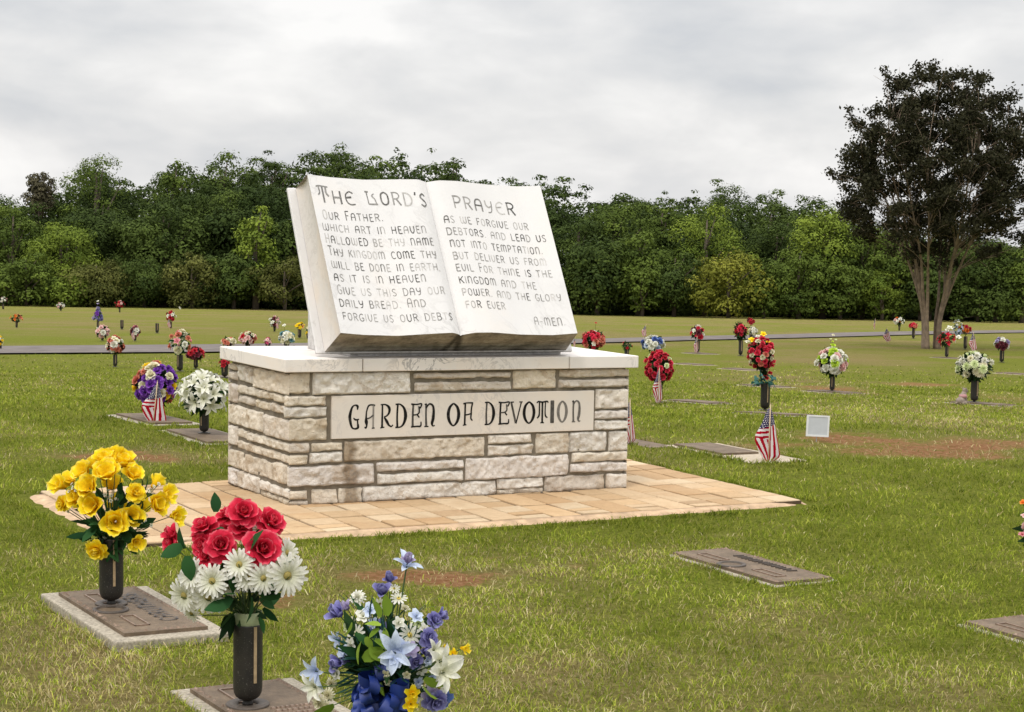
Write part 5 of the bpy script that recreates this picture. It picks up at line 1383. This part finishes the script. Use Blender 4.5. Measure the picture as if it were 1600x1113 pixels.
# ------------------------------------------------------------------ blank sign, animal statue
PS = hit(1277, 691); k = PS[1] / F_PX
r = root('blank_sign', PS, 'small blank pale grey sign in a white frame on a short stake', 'sign', None, .12)
c_ = at_depth(1277, 666, PS[1]) - PS; hw_, hh_ = 16.5 * k, 15 * k; th_ = math.radians(-3)
mb = MB(); mb.box([(c_[0] - hw_, -.003, c_[2] - hh_), (c_[0] + hw_, -.003, c_[2] - hh_), (c_[0] + hw_, .003, c_[2] - hh_), (c_[0] - hw_, .003, c_[2] - hh_), (c_[0] - hw_, -.003, c_[2] + hh_), (c_[0] + hw_, -.003, c_[2] + hh_), (c_[0] + hw_, .003, c_[2] + hh_), (c_[0] - hw_, .003, c_[2] + hh_)])
link('panel', mb.mesh('panel', [WHITEP]), r).rotation_euler = (-.05, .045, 0)
mb = MB(); e_ = .008
for x0, x1, z0, z1 in ((-hw_ - e_, hw_ + e_, -hh_ - e_, -hh_ + .006), (-hw_ - e_, hw_ + e_, hh_ - .003, hh_ + e_), (-hw_ - e_, -hw_ + .004, -hh_ + .006, hh_ - .003), (hw_ - .004, hw_ + e_, -hh_ + .006, hh_ - .003)):
    mb.box([(c_[0] + x, y, c_[2] + z) for z in (z0, z1) for x, y in ((x0, -.006), (x1, -.006), (x1, .006), (x0, .006))])
link('frame', mb.mesh('frame', [FRAMEP]), r).rotation_euler = (-.05, .045, 0)
V, Fs = tube([(c_[0], .012, -.1), (c_[0], .012, c_[2] + hh_ * .5)], [.004, .004], 6); mb = MB(); mb.add(V, Fs); link('stake', mb.mesh('stake', [STAKE]), r)

PD = hit(1503, 632.5); k = PD[1] / F_PX; s_ = 27 * k
r = root('animal_statue', PD, 'small sitting animal statue in grey stone with a pink body beside a white bouquet', 'statue', None, .5)
def ball(mb, c, rad, ns=14, nr=9):
    V = []
    for i in range(nr + 1):
        a = PI * i / nr
        for j in range(ns): b = 2 * PI * j / ns; V.append((c[0] + rad[0] * math.sin(a) * math.cos(b), c[1] + rad[1] * math.sin(a) * math.sin(b), c[2] + rad[2] * math.cos(a)))
    mb.add(V, [[i * ns + j, (i + 1) * ns + j, (i + 1) * ns + (j + 1) % ns, i * ns + (j + 1) % ns] for i in range(nr) for j in range(ns)])
mb = MB()
for c, rd_ in (((-.12, 0, .22), (.30, .26, .24)), ((.02, 0, .42), (.22, .21, .28)), ((.12, 0, .62), (.16, .16, .18)), ((.20, 0, .82), (.17, .15, .15)), ((.34, 0, .77), (.10, .08, .07)), ((.16, .13, .93), (.05, .035, .08)), ((.16, -.13, .93), (.05, .035, .08)),
               ((.20, .12, .22), (.07, .07, .24)), ((.20, -.12, .22), (.07, .07, .24)), ((.25, .12, .03), (.11, .07, .05)), ((.25, -.12, .03), (.11, .07, .05)), ((-.02, .22, .10), (.2, .09, .12)), ((-.02, -.22, .10), (.2, .09, .12)), ((-.38, .02, .1), (.14, .07, .06))):
    ball(mb, np.array(c) * s_, np.array(rd_) * s_)
bd = mb.build('body', [STATUE], r, (0, 0, 0), True); m = bd.modifiers.new('merge', 'REMESH'); m.mode = 'VOXEL'; m.voxel_size = s_ * .03; m.use_smooth_shade = True
V, Fs = lathe([(.17, .40), (.235, .42), (.24, .52), (.20, .60), (.15, .62)], 16); V = V * s_ + np.array([.05, 0, 0]) * s_; mb = MB(); mb.add(V, Fs); mb.build('pink_vest', [STATUE_PINK], r, (0, 0, 0), True)


# ------------------------------------------------------------------ trees
def crown(seed, nclump, per, rx, rz, leaf, shape='tree', low=.0):
    """leaf quads of a crown: clumps spread through an ellipsoid, leaves on the clumps' outer shells. unit height 1 (0..1)"""
    g = np.random.default_rng(seed); Cs = []
    for i in range(nclump):
        f = (i + .5) / nclump; th_ = i * 2.39996 + g.uniform(-.5, .5); zf = 1 - 2 * f
        rad = math.sqrt(max(0, 1 - zf * zf)); q = g.uniform(.55, 1.0) ** .6
        if shape == 'bush': w_ = rx * (1.0 if zf < 0 else 1) * rad ** .6
        elif shape == 'cone': w_ = rx * (.25 + .75 * (1 - (zf + 1) / 2)); rad = 1
        else: w_ = rx * rad ** .7
        zc = low + (1 - low) * (.5 + .5 * zf * q)
        Cs.append((math.cos(th_) * w_ * q, math.sin(th_) * w_ * q, zc, g.uniform(.11, .22)))
    P = []; Nn = []; Lv = []
    for cx, cy, cz, cr in Cs:
        m = int(per * (cr / .16) ** 2); d = g.normal(size=(m, 3)); d /= np.linalg.norm(d, axis=1)[:, None]; d[:, 2] = np.where(d[:, 2] < -.35, -d[:, 2] * .5, d[:, 2])
        rr = cr * g.uniform(.45, 1.12, size=(m, 1)) ** .7 * (1 + .35 * np.sin(d[:, :1] * 7 + cx * 30) * np.sin(d[:, 1:2] * 6 + cy * 30))
        P.append(np.array([cx, cy, cz]) + d * rr * np.array([1, 1, .8])); Nn.append(d + g.normal(size=(m, 3)) * .7 + np.array([0, 0, .35])); Lv.append(np.clip(g.normal(.42, .22, m) + g.normal(0, .18), 0, 1))
    return np.concatenate(P), np.concatenate(Nn), np.concatenate(Lv), Cs, leaf


def leaf_mesh_arrays(P, Nn, Lv, size, g):
    m = len(P); n = Nn / (np.linalg.norm(Nn, axis=1)[:, None] + 1e-9); a = np.cross(n, g.normal(size=(m, 3))); a /= np.linalg.norm(a, axis=1)[:, None] + 1e-9; b = np.cross(n, a)
    s = (size * g.uniform(.6, 1.35, m))[:, None]
    V = np.stack([P - a * s, P - b * s * .55 + n * s * .12, P + a * s, P + b * s * .55 + n * s * .12], 1).reshape(-1, 3)
    return V, np.arange(m * 4).reshape(-1, 4), np.repeat(Lv, 4)


def tree_arrays(seed, W_, H, shape='tree', low=.03, leaf=.085, dens=1.0):
    """leaf quads (metres, base at 0) of a crown W_ wide and H tall: billowing clumps, leaves on their shells, fuller on top"""
    g = np.random.default_rng(seed); R_ = W_ / 2; fl_ = g.uniform(.50, .95); cr0 = min(1.35, max(.42, g.uniform(.17, .30) * W_)); leaf = leaf * g.uniform(.78, 1.3); Hc = H * (1 - low)
    nc = int(min(190, max(26, 1.5 * (R_ * R_ * Hc) / cr0 ** 3 * .42)))
    Cs = []; P = []; Nn = []; Lv = []
    for i in range(nc):
        f = (i + .5) / nc; th_ = i * 2.39996 + g.uniform(-.6, .6); zf = 1 - 2 * f; rad = math.sqrt(max(0, 1 - zf * zf)); q = g.uniform(.35, 1.12) ** .45
        if shape == 'bush': wv = rad ** .5 * (1.0 if zf < .2 else 1 - .25 * (zf - .2))
        elif shape == 'cone': wv = (.18 + .82 * (.5 - zf / 2)) 
        else: wv = rad ** .75 * (1 + .22 * math.sin(3 * th_ + seed) + .15 * math.sin(2 * th_ + 9 * zf + seed))
        cr = cr0 * g.uniform(.45, 1.3); c = np.array([math.cos(th_) * wv * q * max(.2, R_ - cr * .7), math.sin(th_) * wv * q * max(.2, R_ - cr * .7), H * low + cr * .5 + (Hc - cr * 1.35) * (.5 + .5 * zf * (q if zf > 0 else 1))])
        Cs.append((c, cr)); m = int(dens * 3.0 * cr * cr / (leaf * leaf)); d = g.normal(size=(m, 3)); d /= np.linalg.norm(d, axis=1)[:, None]; d[:, 2] = np.where((d[:, 2] < -.2) & (g.random(m) < .75), -d[:, 2], d[:, 2])
        rr = cr * (.80 + .22 * np.sin(d[:, :1] * 6 + i) * np.sin(d[:, 1:2] * 6 + 2 * i) + .14 * g.normal(size=(m, 1)).clip(-1.5, 1.4)); P.append(c + d * rr * np.array([1, 1, fl_])); Nn.append(d * 1.0 + g.normal(size=(m, 3)) * .30 + np.array([0, 0, .30])); Lv.append(np.clip(g.normal(.42, .12, m) + g.normal(0, .22), 0, 1))
    V, Fq, L4 = leaf_mesh_arrays(np.concatenate(P), np.concatenate(Nn), np.concatenate(Lv), leaf, g)
    return V, Fq, L4, Cs


TREEG = 'trees of the wood edge behind the lawn'


def wtree(px, top, wpx, depth, kind, var, label, name='woodland_tree', group=TREEG, base_dz=-.15):
    p = at_depth(px, top, depth); zb = ground(p[0], depth) + base_dz; H = (p[2] - zb) * 1.07; k = depth / F_PX
    r = root(name, (p[0], depth, zb), label, 'tree', group)
    shp = ('tree', 'tree', 'bush', 'bush', 'tree', 'cone')[var]; low = (.06, .10, 0, 0, .16, .02)[var]
    if kind == 'brown': low = max(low, 1 - 1.25 * wpx * k / H)
    V, Fq, L4, Cs = tree_arrays(int(px * 13 + top) & 0xffff, wpx * k, H, shp, low, .072 if top > 380 else .080, .55 if 'open crowned' in label else 1.9 if kind == 'brown' else .92)
    link('crown', mesh_from('crown', V, Fq, LEAF[kind], {'lv': L4}), r)
    mb = MB(); tr_ = min(.22, .028 * H); V2, F2 = tube([(0, 0, -.1), (.04, .02, H * .25), (-.03, .05, H * .5), (.02, 0, H * .82)], [tr_ * 1.2, tr_, tr_ * .7, tr_ * .2], 7); mb.add(V2, F2)
    for c, cr in Cs[::5]:
        z0 = max(.15 * H, c[2] - .3 * H); V2, F2 = tube([(0, 0, z0), (c[0] * .5, c[1] * .5, (z0 + c[2]) / 2), tuple(c)], [tr_ * .45, tr_ * .3, tr_ * .12], 5); mb.add(V2, F2)
    mb.build('trunk', [BARK], r, (0, 0, 0), True)
    return r


TL = 'dark green tree in the unbroken wood edge left of the book'
TRt = 'dark green tree in the unbroken wood edge right of the book'
FR = [  # px, top, width px, depth, kind, variant, label
    (150, 240, 120, 104, 'mid', 4, 'tallest open crowned tree left, breaking the skyline'), (62, 279, 56, 112, 'brown', 0, 'small round brownish tree on the skyline at far left'),
    (20, 318, 110, 97, 'mid', 0, 'mid green tree at the left edge of the photo'), (-40, 300, 140, 99, 'dark', 1, None), (95, 345, 130, 95, 'light', 2, 'wide yellow green thicket under the tall left tree'), (200, 330, 130, 98, 'dark', 0, None),
    (255, 318, 130, 97, 'dark', 1, None), (300, 395, 110, 94, 'olive', 2, 'dull olive bush in front of the dark trees left of the book'), (345, 300, 130, 100, 'dark', 0, None), (400, 322, 88, 94.5, 'light', 1, 'bright green tree with a peaked crown just left of the book'), (460, 330, 100, 97, 'dark', 3, None),
    (40, 395, 120, 93, 'mid', 3, 'mid green bush low at the left edge'), (150, 405, 130, 93.5, 'olive', 2, 'low olive thicket at the foot of the tall left tree'), (108, 430, 70, 92.5, 'light', 3, 'small bright green bush at the foot of the left woods'), (225, 398, 110, 94.5, 'dark', 0, None),
    (365, 385, 120, 94.5, 'dark', 0, None), (445, 400, 110, 93.5, 'olive', 1, None), (-10, 400, 120, 93.3, 'mid', 2, None),
    (905, 330, 120, 97, 'dark', 0, None), (960, 315, 130, 99, 'mid', 1, 'mid green tree rising just right of the book'), (935, 375, 120, 94.5, 'dark', 0, None), (1000, 355, 120, 95, 'mid', 0, 'broad green tree midway between the book and the yellowish bush'),
    (1035, 310, 90, 100, 'mid', 4, None), (1105, 322, 140, 97, 'light', 0, 'broad light green tree behind the yellowish bush'), (1140, 392, 130, 92.5, 'yellow', 2, 'wide yellowish green bush at the wood\'s foot, right of centre'), (1055, 390, 120, 94, 'dark', 1, None),
    (1005, 405, 90, 93.4, 'mid', 1, None), (1215, 340, 110, 98, 'dark', 1, None), (1290, 322, 120, 95, 'light', 1, 'pointed light green tree left of the dark lawn tree'), (1250, 385, 120, 93.5, 'mid', 3, 'leafy mid green tree between the yellowish bush and the lawn tree'), (1195, 405, 90, 93, 'mid', 0, None),
    (1350, 345, 120, 95, 'mid', 0, 'mid green tree seen behind the left limbs of the lawn tree'), (1315, 395, 110, 93.5, 'mid', 0, None), (1400, 375, 110, 94, 'mid', 3, None), (1380, 420, 80, 93, 'light', 1, None), (1455, 380, 120, 94, 'dark', 1, None), (1505, 375, 110, 93.5, 'dark', 0, None),
    (1560, 372, 100, 93, 'dark', 5, 'dark upright evergreen right of the lawn tree'), (1600, 385, 90, 92.5, 'mid', 5, 'green upright evergreen at the right edge of the photo'), (1530, 420, 90, 93, 'dark', 5, None), (1440, 405, 100, 93.5, 'dark', 1, None), (1650, 370, 110, 94, 'dark', 0, None),
    (540, 380, 130, 96, 'dark', 0, None), (640, 370, 140, 97, 'dark', 1, None), (740, 370, 140, 96, 'dark', 0, None), (830, 380, 130, 96, 'dark', 3, None),
    (705, 250, 56, 118, 'dark', 4, 'slim tree standing above the skyline over the book\'s spine'), (1122, 290, 40, 125, 'dark', 4, 'small pointed tree top on the right skyline'), (1205, 303, 90, 120, 'dark', 0, 'round dark crown on the right skyline'), (530, 243, 70, 116, 'dark', 1, 'rounded dark tree top on the skyline above the book\'s left page'), (590, 240, 70, 117, 'mid', 0, 'mid green tree top on the skyline above the gap between title words'),
    (270, 257, 60, 112, 'mid', 1, 'pointed tree top right of the tallest left tree'), (345, 248, 80, 113, 'dark', 0, 'broad dark crown on the left skyline'), (425, 246, 80, 114, 'dark', 1, 'dark crown on the skyline left of the book\'s top corner')]
for i, (px, top, wpx, dp, kd, vr, lab) in enumerate(FR):
    nm = 'woodland_bush' if vr in (2, 3) and top > 380 else 'woodland_tree'
    if lab is None: lab = (TL if px < 500 else 'dark green tree in the wood edge hidden behind the book' if px < 860 else TRt)
    wtree(px, top, wpx, dp, kd, vr, lab, nm)

# the wood behind, which reads as one mass
sky_px = [-700, -300, -100, 0, 40, 100, 150, 200, 215, 260, 330, 400, 460, 480, 560, 640, 690, 740, 780, 830, 900, 960, 1010, 1060, 1100, 1150, 1200, 1260, 1300, 1350, 1420, 1500, 1600, 1800, 2300]
sky_y = [318, 310, 305, 300, 298, 290, 262, 270, 285, 264, 254, 250, 252, 246, 240, 248, 258, 260, 274, 288, 297, 303, 309, 304, 300, 302, 310, 318, 326, 340, 352, 362, 372, 380, 385]
Vs, Fs_, Ls, Ks = [], [], [], []; n0_ = 0
for row, (dp, sp, drop) in enumerate(((99, 66, 58), (106, 58, 34), (114, 50, 14), (122, 46, 0))):
    x = -640 + row * 17
    while x < 2240:
        top = np.interp(x, sky_px, sky_y) + drop + random.uniform(-12, 16); p = at_depth(x, top, dp); zb = ground(p[0], dp) - .2; H = (p[2] - zb) * 1.08; k = dp / F_PX
        V, Fq, L4, _c = tree_arrays(int(x * 7 + row) & 0xffff, sp * random.uniform(1.25, 2.0) * k, H, random.choice(['tree', 'tree', 'bush']), .35, .092, .75)
        W_ = V + np.array([p[0], dp, zb]); Vs.append(W_); Fs_.append(Fq + n0_); n0_ += len(W_); Ls.append(np.clip(L4 * (random.uniform(.15, .7) if row < 2 else random.uniform(.45, 1.1)) + (random.uniform(-.15, .05) if row < 2 else random.uniform(-.05, .15)), 0, 1))  # nearer rows darkened: shade in the gaps between crowns put into leaf colour
        x += sp * random.uniform(.75, 1.25)
for dp, hh in ((98.0, 1.5), (100.5, 2.6), (104.0, 3.8)):
    x = -640
    while x < 2240:
        zb = ground(0, dp) - .2; k = dp / F_PX; V, Fq, L4, _c = tree_arrays(int(x * 5 + dp) & 0xffff, random.uniform(3, 4.6), hh * random.uniform(.5, 1.5), 'bush', 0, .085, .8)
        W_ = V + np.array([(x - 800) * k, dp, zb]); Vs.append(W_); Fs_.append(Fq + n0_); n0_ += len(W_); Ls.append(np.clip(L4 * .25, 0, 1)); x += random.uniform(40, 85)  # understory shade put into the leaf colour of these low bushes
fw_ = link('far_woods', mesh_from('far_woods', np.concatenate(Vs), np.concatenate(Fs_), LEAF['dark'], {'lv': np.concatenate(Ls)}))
tag(fw_, 'dense dark green wood closing the view behind the first trees', 'woods', None, 'stuff')

# ------------------------------------------------------------------ dark leaved lawn tree with several trunks
PT = hit(1455, 545); kt = PT[1] / F_PX
lt = root('lawn_tree', PT, 'dark bronze leaved tree with smooth tan multiple trunks standing in the lawn at the right', 'tree')
tk = MB(); g = np.random.default_rng(5)
pxm = lambda dx, up: (dx * kt, up * kt)   # pixel sizes at the tree to metres
clumps = []
for i in range(430):
    f = (i + .5) / 430; th_ = i * 2.39996 + g.uniform(-.5, .5); zf = 1 - 2 * f; rad = math.sqrt(1 - zf * zf); q = g.uniform(.12, 1.0) ** .42
    up = 275 + zf * q * 158; wv = 160 * (1 + .09 * math.sin(3 * th_ + 1)) * (1.0 if zf < .2 else (1 - .10 * (zf - .2))) * (1.12 if zf < -.2 else 1)
    cl = np.array([(math.cos(th_) * rad * q * wv + 12) * kt, math.sin(th_) * rad * q * wv * kt, up * kt])
    if cl[2] < 168 * kt and g.random() < .5: continue
    clumps.append((cl, g.uniform(.19, .33)))
for dx, up, r_ in ((-150, 262, .15), (-162, 266, .11), (-172, 270, .08), (-120, 345, .18), (-135, 352, .13), (-140, 366, .10), (-65, 405, .2), (-80, 418, .15), (-86, 430, .10), (-72, 385, .22), (-80, 360, .22), (-92, 335, .22), (-60, 370, .25), (-105, 315, .2), (115, 330, .22), (85, 375, .22), (-40, 420, .15), (-34, 435, .1), (35, 424, .14), (110, 352, .16), (128, 368, .12), (60, 400, .18), (10, 415, .2), (-10, 416, .15), (90, 300, .22), (-125, 300, .2), (-100, 240, .22), (-130, 225, .16), (-110, 200, .15), (120, 200, .16)):
    clumps.append((np.array([dx * kt, g.uniform(-.5, .5), up * kt]), r_))
stems = []
for j in range(12):
    an = j * 2 * PI / 12 + .2; sgn = 1 if math.cos(an) > 0 else -1; sp_ = g.uniform(.65, 1.15); ca, sa = math.cos(an), math.sin(an)
    ctl = [np.array([(sgn * 6.5 + ca * 5) * kt, sa * 9 * kt, -.05]), np.array([(sgn * 6.5 + ca * 6) * kt, sa * 11 * kt, 45 * kt]), np.array([(sgn * 8 + ca * 15) * kt, sa * 20 * kt, 85 * kt]), np.array([(sgn * 10 + ca * 26 * sp_) * kt, sa * 44 * kt * sp_, 140 * kt]), np.array([(sgn * 12 + ca * 50 * sp_) * kt, sa * 76 * sp_ * kt, 210 * kt]), np.array([(sgn * 10 + ca * 84 * sp_) * kt, sa * 104 * sp_ * kt, 300 * kt])]
    for c_2 in ctl[1:]: c_2 += g.normal(size=3) * .02
    sp = [np.array(p) for p in smooth_poly(ctl, 4)]
    r0 = g.uniform(.042, .058); V, Fs = tube(sp, [r0 * (1.35 - .3 * min(1, i / 4)) * (1 - .78 * i / len(sp)) for i in range(len(sp))], 9); tk.add(V, Fs); stems.append(sp)
for cl, cr in clumps:
    best = min(((np.linalg.norm((cl - p)[:2]) + abs((cl - p)[2] - .75) * .6, si, pi) for si, sp in enumerate(stems) for pi, p in enumerate(sp[9:], 9)), key=lambda t_: t_[0]); s0 = stems[best[1]][best[2]]
    mid = s0 * .5 + cl * .5 + np.array([0, 0, .06]) - np.append((cl - s0)[:2] * .10, 0) + g.normal(size=3) * .05; sp = smooth_poly([s0, mid, cl], 4); V, Fs = tube(sp, [.009 * (1 - .75 * i / len(sp)) for i in range(len(sp))], 5); tk.add(V, Fs)
    for _ in range(3):
        e_ = cl + g.normal(size=3) * cr * .7; V, Fs = tube([cl * .75 + mid * .25, (cl + e_) / 2, e_], [.007, .005, .002], 3); tk.add(V, Fs)
tk.build('trunk', [CRAPE_BARK], lt, (0, 0, 0), True)
P, Nn, Lv = [], [], []
for cl, cr in clumps:
    m = int(148 * (cr / .25) ** 2) + 18
    # leaves sit along short shoots inside the clump
    ns = max(4, m // 14)
    for s in range(ns):
        d = g.normal(size=3); d /= np.linalg.norm(d); d[2] = abs(d[2]) * .9 + .1 * d[2]
        for q in range(14):
            t_ = g.uniform(.15, 1.1); P.append(cl + d * cr * t_ + g.normal(size=3) * .06); Nn.append(g.normal(size=3) + np.array([0, 0, .5])); Lv.append(min(1, max(0, g.normal(.4, .25))))
V, Fq, L4 = leaf_mesh_arrays(np.array(P), np.array(Nn), np.array(Lv), .044, g)
link('crown', mesh_from('crown', V, Fq, LEAF['crape'], {'lv': L4}), lt)

# ------------------------------------------------------------------ grass
def inside_marks(x, y, pad=.0):
    m = np.zeros(len(x), bool)
    for cx, cy, ha, hb in MARKS:
        a = (x - cx) * E2X[0] + (y - cy) * E2X[1]; b = (x - cx) * E2Y[0] + (y - cy) * E2Y[1]; m |= (np.abs(a) < ha + pad) & (np.abs(b) < hb + pad)
    a = (x - O[0]) * E2X[0] + (y - O[1]) * E2X[1]; b = (x - O[0]) * E2Y[0] + (y - O[1]) * E2Y[1]
    m |= (a > -1.18) & (a < 2.86) & (b > -.845) & (b < .90 + (a > 0) * .30)
    return m


Vg, Fg, Cg = [], [], []; n0_ = 0
bands = [(3.7, 4.9, 5500, .0030, .040), (4.9, 7.0, 7600, .0030, .040), (7.0, 9.5, 5200, .0036, .040), (9.5, 13, 2900, .0046, .042), (13, 18, 1300, .0066, .044), (18, 26, 520, .010, .046), (26, 36, 120, .016, .045)]
for y0, y1, dens_, bw_, bh_ in bands:
    hwid = .40; area = (y1 - y0) * (y0 + y1) * hwid; n = int(area * dens_)
    y = np.sqrt(RNG.uniform(y0 ** 2, y1 ** 2, n)); x = RNG.uniform(-1, 1, n) * y * hwid
    so_ = soil_at(x, y); dr = dry_at(x, y); clump = fbm(x * 9, y * 9, 55, 3)
    keep = (~inside_marks(x, y, -.004)) & (RNG.random(n) > np.clip(so_ * 1.9, 0, .84)) & (RNG.random(n) < .35 + 1.1 * clump) & (RNG.random(n) < 1 - sstep(24, 36, y))
    x, y, dr, clump = x[keep], y[keep], dr[keep], clump[keep]; n = len(x); tall = np.ones(n)
    if y1 <= 13:      # uncut tufts along the slabs and the paving
        ex_, ey_ = [], []
        per = [(np.array([mx, my]), E2X * ha, E2Y * hb) for mx, my, ha, hb in MARKS] + [(O[:2] + E2X * .83 + E2Y * .02, E2X * 2.05, E2Y * .90)]
        for c_, va, vb in per:
            for u_, v_ in ((va, vb), (-va, vb), (vb, va), (-vb, va)):
                L_ = np.linalg.norm(v_) * 2; m_ = int(L_ * 420); t_ = RNG.uniform(-1.03, 1.03, m_); of = np.abs(RNG.normal(0, .016, m_)) + .001
                q_ = c_ + u_ + v_ * t_[:, None] + u_ / np.linalg.norm(u_) * of[:, None]; ex_.append(q_[:, 0]); ey_.append(q_[:, 1])
        ex_, ey_ = np.concatenate(ex_), np.concatenate(ey_); s_2 = (ey_ > y0) & (ey_ <= y1) & (np.abs(ex_) < ey_ * hwid) & ~inside_marks(ex_, ey_, 0) & (vnoise(ex_ * 9, ey_ * 9, 3) > .36); ex_, ey_ = ex_[s_2], ey_[s_2]
        x = np.r_[x, ex_]; y = np.r_[y, ey_]; dr = np.r_[dr, dry_at(ex_, ey_)]; clump = np.r_[clump, np.full(len(ex_), .6)]; tall = np.r_[tall, np.full(len(ex_), 1.25)]; n = len(x)
    zb = ground(x, y) - .004; h = bh_ * .80 * RNG.uniform(.4, 1.2, n) * (.5 + .9 * clump) * tall; an = RNG.uniform(0, 2 * PI, n); lean = RNG.uniform(.35, 1.7, n); la = RNG.uniform(0, 2 * PI, n)
    wv = bw_ * RNG.uniform(.7, 1.3, n); dx, dy_ = np.cos(an) * wv / 2, np.sin(an) * wv / 2
    lx, ly = np.cos(la) * h * lean, np.sin(la) * h * lean
    b0 = np.c_[x - dx, y - dy_, zb]; b1 = np.c_[x + dx, y + dy_, zb]; m0 = np.c_[x - dx * .8 + lx * .35, y - dy_ * .8 + ly * .35, zb + h * .62]; m1 = np.c_[x + dx * .8 + lx * .35, y + dy_ * .8 + ly * .35, zb + h * .62]; tp = np.c_[x + lx, y + ly, zb + h * (1 - .25 * lean)]
    V = np.stack([b0, b1, m1, m0, tp], 1).reshape(-1, 3); i0 = np.arange(n) * 5 + n0_; n0_ += n * 5
    Fg.append(np.concatenate([np.c_[i0, i0 + 1, i0 + 2], np.c_[i0, i0 + 2, i0 + 3], np.c_[i0 + 3, i0 + 2, i0 + 4]]))
    gcol = np.array([[.172, .225, .020], [.250, .292, .032], [.37, .385, .066], [.108, .158, .015]])[RNG.choice(4, n, p=[.34, .36, .18, .12])]
    scol_ = np.array([[.47, .40, .20], [.38, .30, .14], [.31, .26, .10], [.54, .47, .27]])[RNG.choice(4, n, p=[.35, .3, .25, .1])]
    pd = np.clip(.03 + .72 * dr + (RNG.random(n) - .5) * .1, 0, .9); sel = RNG.random(n) < np.maximum(pd * .85, np.clip(soil_at(x, y) * 2, 0, .8)); c = np.where(sel[:, None], scol_, gcol * (1 + (dr[:, None] - .3) * .5)); tuft = fbm(x * 3.1, y * 2.4, 91, 4); c = c * RNG.uniform(.75, 1.22, (n, 1)) * (.52 + 1.12 * tuft)[:, None]
    Vg.append(V); Cg.append(np.repeat(c, 5, 0))
gr = link('grass', mesh_from('grass', np.concatenate(Vg), np.concatenate(Fg), BLADE, {'bc': np.concatenate(Cg)}))
tag(gr, 'short mown grass with dry straw patches', 'grass', None, 'stuff')
